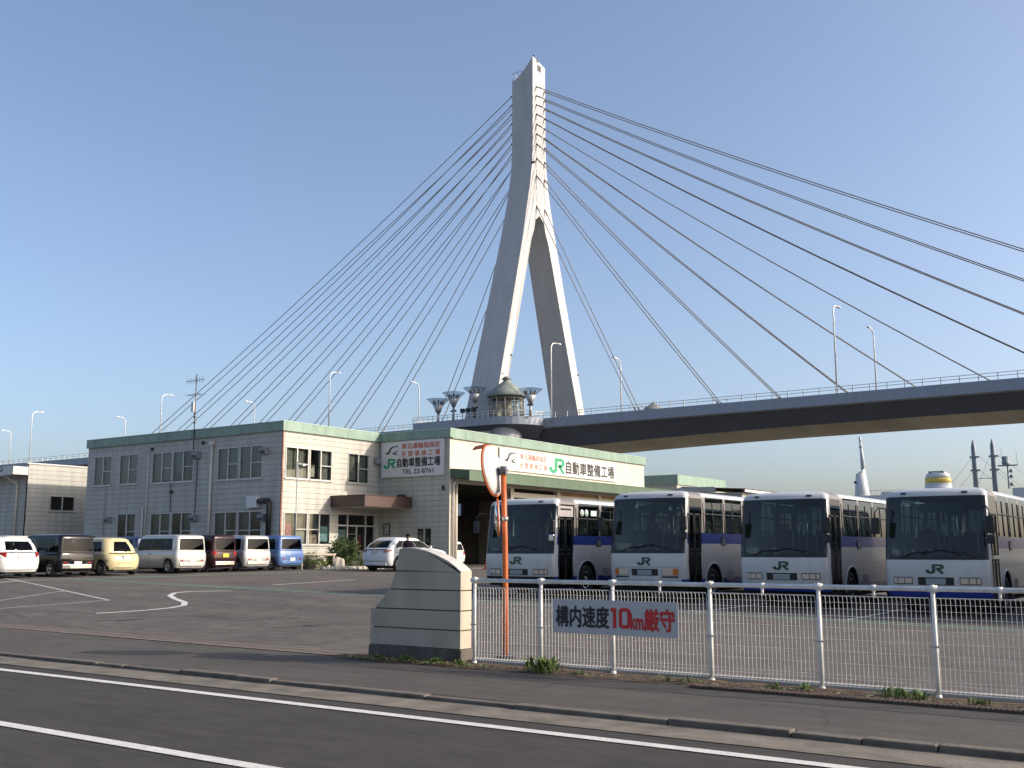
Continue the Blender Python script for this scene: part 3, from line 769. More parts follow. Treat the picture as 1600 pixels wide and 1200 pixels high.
    for i in range(int((L - 3) / .85)):
        ys = 2.0 + i * .85
        for xc in (-.78, -.36, .36, .78):
            xc *= hw / 1.2
            mb.box((xc - .19, ys, .85), (xc + .19, ys + .45, 1.30), 0); mb.box((xc - .19, ys + .36, 1.30), (xc + .19, ys + .48, 1.86), 0); mb.box((xc - .14, ys + .36, 1.86), (xc + .14, ys + .46, 2.0), 1)
    mb.box((-.78, 1.35, .85), (-.30, 1.8, 1.30)); mb.box((-.78, 1.72, 1.3), (-.30, 1.84, 2.0)); mb.box((-.68, 1.7, 2.0), (-.40, 1.82, 2.16), 1)
    mb.build('seats', [SEAT, mat('seat_cover', (.45, .46, .47), .9)], t, world=False, bevel=.03)
    mb = MB(); mb.prism([(.30, 1.15), (.30, 1.24), (.75, 1.34), (.85, 1.25), (.85, .84), (.42, .84)], lambda a, b, d_: (d_, a, b * k), -hw + .12, hw - .30); mb.build('dashboard', mat('dash_grey', (.06, .06, .065), .8), t, world=False)
    mb = MB(); M = Matrix.Translation((-.54, .98, 1.42 * k)) @ Matrix.Rotation(radians(-35), 4, 'X')
    mb.tube([M @ Vector((.23 * cos(2 * pi * i / 20), .23 * sin(2 * pi * i / 20), 0)) for i in range(21)], .015, 6); mb.tube([M @ Vector((0, 0, 0)), (-.54, .75, 1.2 * k)], .03, 6); mb.tube([M @ Vector((-.22, 0, 0)), M @ Vector((.22, 0, 0))], .015, 6); mb.build('steering_wheel', BLACK, t, world=False)
    mb = MB(); mb.box((hw - .5, 1.35, 1.3), (hw - .46, 1.40, 2.5)); mb.tube([(.25, 1.35, .84), (.25, 1.35, 2.7 * k)], .016, 6); mb.tube([(-.2, 1.95, .84), (-.2, 1.95, 2.7 * k)], .016, 6); mb.tube([(-.9, 1.95, 1.55), (-.2, 1.95, 1.55)], .016, 6); mb.build('grab_pole', STEEL, t, world=False)
    mb = MB(); mb.box((-.35, .36, 2.36 * k), (.55, .52, 2.56 * k)); mb.build('destination_box', mat('destination_grey', (.10, .13, .13), .4), t, world=False)
    if extra: extra(t, hw, k)
    return t
def zl(x, y): return zlot(x, y) + .004
def bus1_extra(t, hw, k):
    mb = MB()
    for yc in (1.72, 1.98):
        M = Matrix.Translation((hw - .006, yc, 2.50 * k)) @ Matrix.Rotation(radians(90), 4, 'Y')
        mb.lathe([(.0, .012), (.105, .012), (.105, .016), (0, .017)], 20, 0, M)
        mb.add([(hw + .014, yc + .045 * cos(2 * pi * i / 16), 2.50 * k + .075 * sin(2 * pi * i / 16)) for i in range(16)] + [(hw + .014, yc + .022 * cos(2 * pi * i / 16), 2.50 * k + .05 * sin(2 * pi * i / 16)) for i in range(16)], [(i, (i + 1) % 16, 16 + (i + 1) % 16, 16 + i) for i in range(16)], 1)
    mb.build('number_discs', [mat('disc_pale', (.55, .62, .58), .5), mat('disc_digit', (.12, .2, .17), .5)], t, world=False)
    mb = MB(); mb.box((hw - .01, 2.25, 2.42 * k), (hw + .006, 2.58, 2.58 * k)); mb.build('notice_plate', mat('notice_mint', (.50, .72, .60), .5), t, world=False)
    mb = MB(); mb.tube([(hw - .06, 1.45, 1.98 * k), (hw - .06, 2.6, 1.98 * k)], .014, 6); mb.tube([(hw - .06, 1.45, 1.86 * k), (hw - .06, 2.6, 1.86 * k)], .014, 6); mb.build('window_guard', STEEL, t, world=False)
PALE = mat('board_pale', (.42, .50, .47), .6, var=.15, scale=9)
def dash_things(items):
    def ex(t, hw, k):
        for (x0, x1, y, z0, z1, m) in items:
            mb = MB(); mb.box((x0, y, z0 * k), (x1, y + .03, z1 * k)); mb.build('cab_notice', m, t, world=False, bevel=.004)
        mb = MB(); mb.box((-.75, .55, 1.33 * k), (-.45, .75, 1.42 * k)); mb.box((.1, .5, 1.3 * k), (.35, .7, 1.36 * k)); mb.build('dash_clutter', mat('clutter_grey', (.18, .17, .15), .8, var=.4, scale=12), t, world=False)
    return ex
bus = []
for (xc, y, hw, H, st, lab, ex) in (
        (-17.90, 25.75, 1.235, 2.88, 1, 'white and blue bus with a 00 number disc beside its door, parked nearest the workshop', bus1_extra),
        (-13.97, 26.3, 1.175, 3.05, 2, 'white and blue bus with amber lamp corners and a deep white front bumper', dash_things([(.18, .30, .34, 1.36, 1.44, SIGNW), (.55, .85, .62, 2.35, 2.45, PALE)])),
        (-10.05, 26.3, 1.175, 2.97, 3, 'white and blue bus between the one with amber lamp corners and the rightmost one', dash_things([(.50, .66, .62, 2.12, 2.42, PALE), (.60, .86, .56, 2.46, 2.56, SIGNW), (.30, .38, .34, 1.38, 1.42, SIGNW)])),
        (-6.30, 26.3, 1.19, 3.01, 3, 'white and blue bus nearest the camera, cut off by the right edge of the picture', dash_things([(-.30, .0, .6, 2.40, 2.46, PALE), (-.28, -.05, .62, 2.02, 2.08, SIGNW), (.18, .62, .66, 2.28, 2.44, mat('board_blue_grey', (.20, .28, .31), .6)), (-.20, -.12, .32, 1.40, 1.52, SIGNW)]))):
    z = zl(xc, y + 2)
    bus.append(make_bus((xc, y, z), lab, hw, H, st, extra=ex))
b5 = copy_tree(bus[3]); b5.location = (-2.35, 26.3, zl(-2.3, 28)); b5['label'] = 'white and blue bus fifth in the row, just outside the picture on the right'

# ------------------------------------------------------------------ cars
PLATE_W = mat('plate_white', (.48, .46, .44), .5, var=.08)
PLATE_Y = mat('plate_yellow', (.62, .42, .03), .5, var=.05)
LENS = mat('red_lens', (.22, .008, .010), .2, var=.05)
LENSC = mat('clear_lens', (.34, .26, .24), .15, var=.1)
def make_car(name, loc, rot, label, L, W, Hh, paint, belt=.92, wf=1.0, wft=1.55, rb=.06, rt=.22, drop=.18, wr=.29, lights='side', plate=PLATE_W, rim=RIMM, tumble=.10, rr=.16, sill=.22, axf=.75, axr=.62, group=None, band=None, chrome=False, cat='car', br=.05, privacy=False, rd=0.):
    t = thing(name, loc, label, cat, group, rot)
    hw = W / 2; ar = wr + .06; arches = [(axf, wr, ar), (L - axr, wr, ar)]
    top = belt
    lo = [(sill, hw - .07, .10, L - .10, .16, rr, .10, br), (sill + .12, hw - .02, .03, L - .03, .2, rr, .12, br), (.58, hw, .0, L, .22, rr, .12, br), (.58 + (top - .68) * .5, hw, .02, L - .01 - rd * .12, .22, rr, .12, br), (top - .10, hw - .01, .05, L - .02 - rd * .4, .22, rr, .12, br), (top - .03, hw - .03, .10, L - .04 - rd * .75, .22, rr, .12, br), (top, hw - .07, .18, L - .07 - rd, .22, rr, .12, br)]
    xs = [-1, -.8, -.5, 0, .5, .8, 1]
    base = sorted(arch_ys(axf, ar) + arch_ys(L - axr, ar))
    ysf = fracs(lo[2], base)
    mbs = {q: MB() for q in ('body', 'ws', 'rw', 'sw', 'trim')}
    zf = lambda x, y, z, li: z - (drop * (max(0, wf - y) / wf) ** 1.5 if li >= 3 else 0)
    rings(lo, xs, ysf, 6, lambda li, tg, k, c: ('body', 1 if li == 0 and band else 0), mbs, arches, zf, cap=('body', 0))
    # greenhouse
    gz = [(belt - .04, 0), (belt + .03, .05), (belt + (Hh - belt) * .42, .36), (Hh - .17, .78), (Hh - .09, .92)]
    hb = hw - .05
    up = [(z, hb - tumble * q, wf + (wft - wf) * q, L - rb - (rt - rb) * q, .12, rr * .8, .10, br) for z, q in gz]
    q = up[-1]
    up += [(Hh - .035, q[1] - .07, q[2] + .12, q[3] - .07, .14, rr, .10, br), (Hh - .008, q[1] - .2, q[2] + .35, q[3] - .25, .14, rr, .1, br), (Hh, q[1] - .42, q[2] + .7, q[3] - .6, .14, rr, .1, br)]
    l0 = up[1]; y0 = fr0 = l0[2]; y1 = l0[3]
    span = y1 - y0
    st = [y0 + .28, y0 + span * .36, y0 + span * .36 + .09, y0 + span * .70, y0 + span * .70 + .09, y1 - .36]
    ysg = fracs(l0, st)
    def cg(li, tg, k, c):
        if li in (1, 2):
            if tg == 'F': return ('ws', 0)
            if tg == 'B': return ('rw', 0)
            if tg in 'RL':
                return ('body', 2) if k in (2, 4) else ('sw', 0) if k in (0, 1, 3, 5) and not (k == 6) else ('body', 0)
            return ('body', 0)
        return ('body', 0)
    rings(up, xs, ysg, 6, cg, mbs, cap=('body', 0))
    mbs['body'].build('body', [paint, band or paint, BLACK], t, world=False, fix=True, angle=55)
    mbs['ws'].build('windscreen', CARGLASS, t, world=False, fix=True)
    mbs['rw'].build('rear_window', glass('privacy_glass', (.10, .11, .11), .016) if privacy else CARGLASS, t, world=False, fix=True)
    for q in islands(mbs['sw']): q.build('side_window', glass('privacy_glass', (.10, .11, .11), .016) if privacy else CARGLASS, t, world=False, fix=True)
    for yy in (axf, L - axr):
        for s_ in (1, -1): wheel(t, s_ * (hw - .11), yy, wr, .19, s_, rim)
    mb = MB(); mb.box((-hw + .30, .15, sill - .06), (hw - .30, L - .15, .60)); mb.box((-hw + .08, .3, .58), (hw - .08, L - .2, .62))
    for yy in (axf, L - axr): mb.box((-hw + .27, yy - ar, .15), (hw - .27, yy + ar, .6))
    mb.build('underbody', DARK, t, world=False)
    yB = lambda x: L - br * (x / hw) ** 2 - (rr - sqrt(max(0, rr * rr - max(0, abs(x) - hw + rr) ** 2)) if abs(x) > hw - rr else 0)
    def rp(mb, x0, x1, z0, z1, th, mi=0, yo=0):
        v = []; f = []; n = 4
        for i in range(n + 1):
            x = x0 + (x1 - x0) * i / n
            for z in (z0, z1): v += [(x, yB(x) + th + yo, z), (x, yB(x) - .09 + yo, z)]
        for i in range(n):
            q = 4 * i; f += [(q, q + 2, q + 6, q + 4), (q + 2, q + 3, q + 7, q + 6), (q, q + 4, q + 5, q + 1)]
        e = 4 * n; f += [(0, 1, 3, 2), (e, e + 2, e + 3, e + 1)]
        mb.add(v, f, mi)
    for s_ in (1, -1):
        mb = MB()
        if lights == 'side': a, b, z0, z1 = hw - .035, hw - .27, belt - .24, belt - .04
        elif lights == 'low': a, b, z0, z1 = hw - .10, hw - .50, .50, .585
        elif lights == 'round': a, b, z0, z1 = hw - .07, hw - .17, belt - .36, belt - .12
        else: a, b, z0, z1 = hw - .02, hw - .34, belt - .20, belt - .06
        x0, x1 = sorted((s_ * a, s_ * b)); rp(mb, x0, x1, z0, z1, .012, 0, -.02)
        if lights == 'low': rp(mb, s_ * (hw - .30) - .08, s_ * (hw - .30) + .08, z0 + .005, z1 - .005, .018, 1, -.02)
        mb.build('tail_light', [LENS if lights == 'side' else mat('smoke_lens', (.30, .16, .16), .2) if lights == 'suv' else LENSC, LENS], t, world=False, bevel=.012)
        mb = MB(); xx0, xx1 = sorted((s_ * (hw - .12), s_ * (hw - .42))); mb.box((xx0, .03, .58), (xx1, .2, .74)); mb.build('headlight', LENSC, t, world=False, bevel=.03)
        mb = MB(); mb.box((min(s_ * (hw - .02), s_ * (hw + .16)), wf + .25, belt + .0), (max(s_ * (hw - .02), s_ * (hw + .16)), wf + .36, belt + .13)); mb.build('door_mirror', paint, t, world=False, bevel=.03)
    pz = belt - .30 if lights in ('side', 'round') else .42
    if lights == 'suv': pz = belt - .24
    mb = MB(); rp(mb, -.165, .165, pz, pz + .165, .03, 0, -.015); mb.build('number_plate', plate, t, world=False)
    mb = MB(); rp(mb, -hw + .2, hw - .2, .30, .47, .03, 0, -.03); mb.build('rear_bumper', CHROME if chrome else paint, t, world=False, bevel=.02)
    mb = MB(); rp(mb, -hw + .22, hw - .22, .475, .482, .004); rp(mb, -hw + .2, hw - .2, belt - .035, belt - .028, .004, 0, -.025); mb.build('tailgate_seam', BLACK, t, world=False)
    mb = MB(); mb.tube([(0, L - .06, belt + .02), (.30, L - .05 - rt * .1, belt + .06)], .011, 5); mb.build('rear_wiper', BLACK, t, world=False)
    mb = MB()
    for xc, ys in ((-.36, wf + .75), (.36, wf + .75), (-.4, wf + 1.6), (0, wf + 1.6), (.4, wf + 1.6)):
        mb.box((xc - .2, ys, .5), (xc + .2, ys + .14, belt + .12)); mb.box((xc - .11, ys + .02, belt + .12), (xc + .11, ys + .11, belt + .27))
    mb.build('seats', mat('car_seat', (.025, .025, .028), .9), t, world=False, bevel=.03)
    # door seams and handles
    for s_ in (1, -1):
        mb = MB(); xx = s_ * (hw - .006)
        mb.box((min(xx, xx + s_ * .008), wf + span * .36 + .04, .35), (max(xx, xx + s_ * .008), wf + span * .36 + .048, belt - .06))
        mb.box((min(xx, xx + s_ * .02), wf + span * .36 + .10, belt - .17), (max(xx, xx + s_ * .02), wf + span * .36 + .26, belt - .145)); mb.build('door_seam', BLACK, t, world=False)
    return t
def paint(name, c, metal=0.0, rough=.3): return mat(name, c, rough, metal, var=.03, scale=2, coat=.6)
PW = paint('paint_white', (.58, .58, .56)); PK = mat('paint_black', (.006, .006, .009), .12, var=.03, spec=.35); PC = paint('paint_cream', (.52, .44, .25))
PS = paint('paint_silver', (.44, .435, .42), .3); PDR = mat('paint_dark_maroon', (.022, .006, .010), .14, var=.03, spec=.35); PB = paint('paint_blue', (.075, .15, .34), .1)
PDB = paint('paint_navy', (.012, .02, .07)); PBG = paint('paint_beige', (.55, .50, .40)); PSV = paint('paint_pearl', (.55, .56, .58))
R90 = radians(-90)
def carloc(xrear, y, L): return (xrear - L, y, zl(xrear - 1.5, y))
G1 = 'cars parked side by side in front of the office'
def put(yc, L, xr=-38.0): return carloc(xr, yc, L)
make_car('parked_car', put(22.25, 3.8, -37.9), -R90 * -1, 'white hatchback with red side tail lights, leftmost of the parked row', 3.8, 1.68, 1.52, PW, belt=.98, rb=.15, rt=.52, rr=.30, rd=.08, lights='side', group=G1, wft=1.75, br=.12)
make_car('parked_car', put(24.62, 3.73), R90, 'black boxy minivan with chrome rear bumper between the white and cream cars', 3.73, 1.66, 1.64, PK, belt=.95, wf=.85, wft=1.15, rb=.04, rt=.10, lights='low', chrome=True, group=G1, tumble=.06)
make_car('parked_car', put(26.75, 3.7, -37.9), R90, 'cream rounded hatchback with small oval tail lights in the parked row', 3.7, 1.64, 1.52, PC, belt=.92, wf=.95, wft=1.6, rb=.24, rt=.58, rr=.42, lights='round', group=G1, br=.20, tumble=.20, rd=.16)
make_car('parked_car', put(30.1, 3.9), R90, 'silver boxy minivan with its whole side showing beside the cream hatchback', 3.9, 1.67, 1.65, PS, belt=.95, wf=.85, wft=1.15, rb=.04, rt=.10, lights='low', group=G1, tumble=.06)
make_car('parked_car', put(32.0, 3.4, -38.1), R90, 'dark maroon small van with a yellow number plate between two silver cars', 3.4, 1.475, 1.66, PDR, belt=.95, wf=.7, wft=1.1, rb=.04, rt=.10, lights='side', plate=PLATE_Y, chrome=True, group=G1, tumble=.06)
make_car('parked_car', put(33.85, 3.73), R90, 'silver boxy minivan parked between the yellow plate van and the blue car', 3.73, 1.66, 1.64, PS, belt=.95, wf=.85, wft=1.15, rb=.04, rt=.10, lights='low', group=G1, tumble=.06)
make_car('parked_car', put(35.95, 3.73), R90, 'light blue boxy minivan at the office end of the parked row', 3.73, 1.66, 1.64, PB, belt=.95, wf=.85, wft=1.15, rb=.04, rt=.10, lights='low', group=G1, tumble=.06)
G2 = 'cars parked in the row behind'
make_car('parked_car', put(20.6, 3.9, -43.2), R90, 'bright blue car whose roof shows behind the white hatchback', 3.9, 1.68, 1.62, PB, group=G2, belt=.95)
make_car('parked_car', put(25.6, 4.4, -43.6), R90, 'beige car whose roof shows behind the black minivan', 4.4, 1.7, 1.62, PBG, group=G2, belt=.95)
make_car('parked_car', put(28.6, 4.2, -43.6), R90, 'black car with a long flat roof behind the cream hatchback', 4.2, 1.7, 1.66, PK, group=G2, belt=.95)
make_car('parked_car', put(32.0, 4.3, -43.4), R90, 'navy blue car parked behind the silver minivan', 4.3, 1.7, 1.60, PDB, group=G2, belt=.95, wf=1.2, wft=1.9)
make_car('suv', (-34.85, 42.9, zl(-34.8, 40)), pi, 'white sport utility car with sloping rear window standing by the entrance', 4.7, 1.83, 1.64, PSV, belt=1.10, wf=1.35, wft=2.2, rb=.18, rt=.80, rr=.26, lights='suv', rd=.10, wr=.36, sill=.28, axf=.95, axr=.85, drop=.2, br=.12, tumble=.16, rim=mat('alloy', (.75, .75, .75), .25, .6), privacy=True)
make_car('parked_car', (-40.6, 47.0, .71), radians(-90), 'white car inside the workshop opening beside the column', 4.0, 1.66, 1.45, PW, belt=.9)

# ------------------------------------------------------------------ depot building
X0, Y0, XL, Y1, X1, Y2 = -40.6, 37.5, -57.5, 44.83, -35.5, 67.1
ZB, ZS, ZT = .45, 7.74, 8.20
bld = thing('depot_building', (X0, Y0, .6), 'two storey cream sided bus depot office with green roof band and open workshop bays', 'building')
def wall_holes(mb, plane, c, a0, a1, z0, z1, holes, th=.14):
    """wall in plane 'Y' (faces -Y at y=c) or 'X' (faces +X at x=c), thickness inward, real openings with reveals"""
    A = sorted({a0, a1} | {h[0] for h in holes} | {h[1] for h in holes}); Z = sorted({z0, z1} | {h[2] for h in holes} | {h[3] for h in holes})
    fn = (lambda a, z, d_: (a, c + d_, z)) if plane == 'Y' else (lambda a, z, d_: (c - d_, a, z))
    inh = lambda a, z: any(h[0] < a < h[1] and h[2] < z < h[3] for h in holes)
    for i in range(len(A) - 1):
        for j in range(len(Z) - 1):
            if inh((A[i] + A[i + 1]) / 2, (Z[j] + Z[j + 1]) / 2): continue
            q = [(A[i], Z[j]), (A[i + 1], Z[j]), (A[i + 1], Z[j + 1]), (A[i], Z[j + 1])]
            mb.add([fn(a, z, 0) for a, z in q], [(0, 1, 2, 3)], 0); mb.add([fn(a, z, th) for a, z in q], [(3, 2, 1, 0)], 1)
    for h in holes:
        q = [(h[0], h[2]), (h[1], h[2]), (h[1], h[3]), (h[0], h[3])]
        for k in range(4):
            a, b = q[k], q[(k + 1) % 4]
            mb.add([fn(*a, 0), fn(*b, 0), fn(*b, th), fn(*a, th)], [(0, 1, 2, 3)], 0)
def bar(mb, plane, c, a0, a1, z0, z1, d0, d1, mi=0):
    if plane == 'Y': mb.box((a0, c + d0, z0), (a1, c + d1, z1), mi)
    else: mb.box((c - d1, a0, z0), (c - d0, a1, z1), mi)
def window(plane, c, h, trans=None, curtain=None, ncol=2, parent=None):
    a0, a1, z0, z1 = h; mb = MB(); e = .05
    for q in ((a0, a1, z0, z0 + e), (a0, a1, z1 - e, z1)): bar(mb, plane, c, *q, -.03, .09)
    for q in ((a0, a0 + e), (a1 - e, a1)): bar(mb, plane, c, q[0], q[1], z0 + e, z1 - e, -.028, .09)
    for i in range(1, ncol):
        m = a0 + (a1 - a0) * i / ncol; bar(mb, plane, c, m - .035, m + .035, z0 + e, z1 - e, -.022, .08)
    if trans is not None:
        for i in trans[1]:
            b0 = a0 + (a1 - a0) * i / ncol + .04; b1 = a0 + (a1 - a0) * (i + 1) / ncol - .04; zz = z0 + (z1 - z0) * trans[0]; bar(mb, plane, c, b0, b1, zz - .022, zz + .022, -.018, .07)
    bar(mb, plane, c, a0 - .06, a1 + .06, z0 - .05, z0 - .003, -.07, .0)
    f = mb.build('window', ALU, parent or bld)
    mb = MB(); bar(mb, plane, c, a0 + e, a1 - e, z0 + e, z1 - e, .03, .036); mb.build('pane', WINGLASS, f)
    if curtain:
        mb = MB()
        for (s0, s1, b0, b1) in curtain:
            n = 24; v = []; fc = []
            for i in range(n + 1):
                a = a0 + (a1 - a0) * (s0 + (s1 - s0) * i / n); dd = .19 + .018 * sin(i * 2.1) + random.uniform(-.006, .006)
                for z in (z0 + (z1 - z0) * b0, z0 + (z1 - z0) * b1):
                    v.append((a, c + dd, z) if plane == 'Y' else (c - dd, a, z))
            for i in range(n): fc.append((2 * i, 2 * i + 2, 2 * i + 3, 2 * i + 1))
            mb.add(v, fc, 0, True)
        mb.build('curtain', CURTAIN, f)
    return f
LW = [(-56.81, -55.04, 5.42, 7.18), (-54.31, -52.54, 5.42, 7.16), (-51.26, -49.47, 5.38, 7.12), (-49.41, -47.60, 5.38, 7.12), (-45.61, -43.93, 5.34, 7.08), (-43.85, -42.06, 5.34, 7.08),
      (-54.25, -52.50, 1.75, 3.74), (-51.18, -49.40, 1.75, 3.71), (-49.30, -47.58, 1.75, 3.71), (-45.71, -43.90, 1.75, 3.66), (-43.81, -41.98, 1.75, 3.66)]
RW = [(37.70, 39.33, 5.30, 6.94), (39.40, 41.04, 5.30, 6.94), (42.28, 43.95, 5.30, 6.94), (37.72, 39.36, 1.92, 3.58), (39.43, 41.03, 1.92, 3.58), (41.53, 44.55, .6, 3.62)]
mb = MB(); wall_holes(mb, 'Y', Y0, XL, X0, ZB, ZS, LW); mb.build('wall', [SIDING, ROOM], bld)
mb = MB(); wall_holes(mb, 'X', X0, Y0, Y1, ZB, ZS, RW); mb.build('wall', [SIDING, ROOM], bld)
mb = MB(); wall_holes(mb, 'Y', Y1, X0, X1, ZB, ZS, [(-37.78, -36.66, 1.72, 2.86)]); mb.build('wall', [SIDING, ROOM], bld)
mb = MB(); mb.box((XL, Y0 + .14, ZB), (XL + .14, Y1 + 4, ZS)); mb.box((XL + .14, Y1 + 3.8, ZB), (X0 - 8.5, Y1 + 4, ZS)); mb.build('wall', SIDING, bld)
BAY0 = 45.55
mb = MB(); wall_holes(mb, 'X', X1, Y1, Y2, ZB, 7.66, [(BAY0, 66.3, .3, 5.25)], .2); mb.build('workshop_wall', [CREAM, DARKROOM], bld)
mb = MB(); mb.box((-50.2, Y2 - .2, ZB), (X1 - .2, Y2, 7.66)); mb.build('workshop_wall', CREAM, bld)
mb = MB(); mb.box((X0 - 8.6, Y1, ZB), (X0 - 8.4, Y1 + .3, ZS)); mb.build('workshop_wall', CREAM, bld)
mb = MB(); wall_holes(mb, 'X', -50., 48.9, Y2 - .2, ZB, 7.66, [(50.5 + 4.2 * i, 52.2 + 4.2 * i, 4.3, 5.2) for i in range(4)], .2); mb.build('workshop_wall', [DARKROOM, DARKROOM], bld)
# roof, floors, inner partitions
mb = MB(); mb.box((XL + .15, Y0 + .15, 7.6), (X0 - .15, Y1 + 3.9, 7.9)); mb.box((-50.1, Y1 + .21, 7.6), (X1 - .21, Y2 - .21, 7.9)); mb.build('roof', mat('roof_felt', (.16, .17, .17), .9), bld)
mb = MB(); mb.box((XL + .16, Y0 + .16, 4.3), (X0 - .16, Y1 + 3.7, 4.5)); mb.box((XL + .16, Y0 + 3.2, .7), (X0 - 3.3, Y0 + 3.3, 7.58)); mb.box((X0 - 3.3, Y0 + 3.2, .7), (X0 - 3.2, Y1 + 3.7, 7.58)); mb.box((XL + .16, Y0 + .16, .5), (X0 - .16, Y1 + 3.7, .66))
for xx in (-52, -46.6): mb.box((xx, Y0 + .16, .67), (xx + .1, Y0 + 3.19, 4.29)); mb.box((xx, Y0 + .16, 4.51), (xx + .1, Y0 + 3.19, 7.58))
mb.build('partitions', ROOM, bld)
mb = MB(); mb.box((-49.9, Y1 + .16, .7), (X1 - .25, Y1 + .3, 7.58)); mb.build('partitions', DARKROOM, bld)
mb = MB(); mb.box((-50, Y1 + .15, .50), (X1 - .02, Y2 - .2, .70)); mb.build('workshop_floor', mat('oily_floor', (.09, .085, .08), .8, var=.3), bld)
mb = MB()
for k in range(4):
    yy = BAY0 + 5.05 * (k + 1) 
    mb.box((X1 - .32, yy, .6), (X1 - .02, yy + .35, 5.25))
mb.box((X1 - .18, BAY0 + 5.05, 4.72), (X1 - .06, 66.3, 5.02)); mb.build('workshop_column', CREAM, bld)
# workshop interior kit: ceiling beams, shelving, lift posts
mb = MB()
for k in range(6): mb.box((-49.9, 47.5 + 3.3 * k, 5.3), (X1 - .3, 47.75 + 3.3 * k, 5.7))
for k in range(3): mb.box((-49.5, 46 + 1.5 * k, .7), (-48.6, 47.2 + 1.5 * k, 2.6), 1)
mb.build('workshop_fittings', [mat('beam_grey', (.07, .07, .065), .8), mat('shelf_dark', (.06, .06, .06), .8)], bld)
# timber/rust infill panels over the far bays
mb = MB(); mb.box((X1 - .28, 56.0, 4.40), (X1 - .2, 61.0, 5.25)); mb.box((X1 - .28, 61.3, 4.4), (X1 - .2, 66.2, 5.25)); mb.build('infill_panel', mat('infill_brown', (.33, .20, .12), .8, var=.25, scale=1.5), bld)
# roof band
mb = MB(); P_ = .13
mb.box((XL - .05, Y0 - P_, ZS - .02), (X0 + P_, Y0 + .06, ZT)); mb.box((X0 - .06, Y0 + .065, ZS - .019), (X0 + P_ - .002, Y1 - P_ - .002, ZT - .002))
mb.box((X0 - .05, Y1 - P_, ZS - .02), (X1 + P_, Y1 + .06, ZT - .03)); mb.box((X1 - .06, Y1 + .065, 7.66), (X1 + P_ - .002, Y2 + .1, ZT - .032))
mb.box((XL - .05, Y0 + .065, ZS - .018), (XL + .15, Y1 + 4.1, ZT - .004)); mb.box((-50.3, Y2 - .1, 7.66), (X1 - .07, Y2 + .1, ZT - .035))
o = mb.build('roof_band', GREENF, bld)
mb = MB()
for i in range(10): mb.box((XL + 1.7 * i + .8, Y0 - P_ - .004, ZS), (XL + 1.7 * i + .812, Y0 - P_ + .01, ZT - .02))
for i in range(4): mb.box((X0 + P_ - .01, Y0 + 1.7 * i + 1.2, ZS), (X0 + P_ + .003, Y0 + 1.7 * i + 1.212, ZT - .03))
for i in range(12): mb.box((X1 + P_ - .01, Y1 + 1.8 * i + 1.2, 7.68), (X1 + P_ + .003, Y1 + 1.8 * i + 1.212, ZT - .05))
for i in range(3): mb.box((X0 + 1.7 * i + .8, Y1 - P_ - .004, ZS), (X0 + 1.7 * i + .812, Y1 - P_ + .01, ZT - .05))
mb.build('band_joint', mat('joint_dark', (.06, .09, .07), .7), o)
mb = MB(); mb.box((XL - .06, Y0 - P_ - .02, ZT + .001), (X0 + P_ + .02, Y0 + .08, ZT + .03)); mb.box((X0 - .08, Y0 + .085, ZT + .001), (X0 + P_ + .019, Y1 - P_ - .03, ZT + .029)); mb.box((X1 - .08, Y1 + .085, ZT - .029), (X1 + P_ + .02, Y2 + .12, ZT)); mb.box((X0 - .06, Y1 - P_ - .02, ZT - .029), (X1 + P_ + .021, Y1 + .08, ZT)); mb.build('coping', mat('coping_green', (.42, .54, .45), .4), o)
# corner boards
mb = MB(); mb.box((X0 - .05, Y0 - .02, ZB), (X0 + .022, Y0 + .05, ZS - .03)); mb.build('corner_trim', mat('corner_rust', (.30, .13, .09), .7, var=.4, scale=3, stretch=(1, 1, .4)), bld)
mb = MB(); mb.box((X1 - .05, Y1 - .02, ZB), (X1 + .025, Y1 + .05, 5.24)); mb.build('corner_trim', CREAM, bld)
# windows
cw = [[(.02, .45, 0, 1), (.55, .98, 0, 1)], [(.02, .98, 0, 1)], [(.02, .98, .1, 1)], [(.05, .42, .3, 1)], [(.02, .98, 0, 1)], [(.02, .55, 0, 1), (.6, .98, 0, 1)], [(.5, .98, 0, 1)], [(.02, .98, .35, 1)], [(.5, .98, 0, 1)], [(.02, .6, .2, 1)], [(.02, .4, 0, 1)]]  # curtain spans; extra cloth added behind the panes to brighten dark windows
for i, h in enumerate(LW): window('Y', Y0, h, (.48, [1] if i in (0, 1, 2, 3, 5) else [0, 1] if i == 10 else [1]), cw[i])
window('X', X0, RW[0], (.48, [1]), [(.02, .98, .02, 1)]); window('X', X0, RW[1], (.48, [1]), [(.05, .35, .1, .5), (.52, .98, 0, 1)]); window('X', X0, RW[2], (.5, [1]), [(.02, .5, .1, 1), (.55, .98, 0, 1)])
def sheet_on(plane, c, q, dd, m, parent, name='poster'):
    mb = MB(); bar(mb, plane, c, *q, dd, dd + .004); return mb.build(name, m, parent)
f = window('X', X0, RW[3], (.48, [1]), [(.02, .98, .3, 1)]); sheet_on('X', X0, (37.85, 38.3, 2.35, 3.0), .05, mat('poster_pink', (.55, .20, .24), .7, var=.5, scale=9), f); sheet_on('X', X0, (38.65, 39.2, 1.98, 2.6), .05, mat('poster_grey', (.40, .42, .42), .7, var=.4, scale=9), f)
f = window('X', X0, RW[4], (.48, [0]), [(.02, .5, .45, 1)]); sheet_on('X', X0, (39.55, 40.1, 1.98, 2.45), .05, mat('poster_peach', (.45, .33, .27), .7, var=.4, scale=7), f); sheet_on('X', X0, (40.35, 40.9, 2.1, 2.9), .05, mat('poster_blue', (.35, .55, .60), .7, var=.5, scale=8), f)
window('Y', Y1, (-37.78, -36.66, 1.72, 2.86), None, [(.0, .5, 0, 1)])
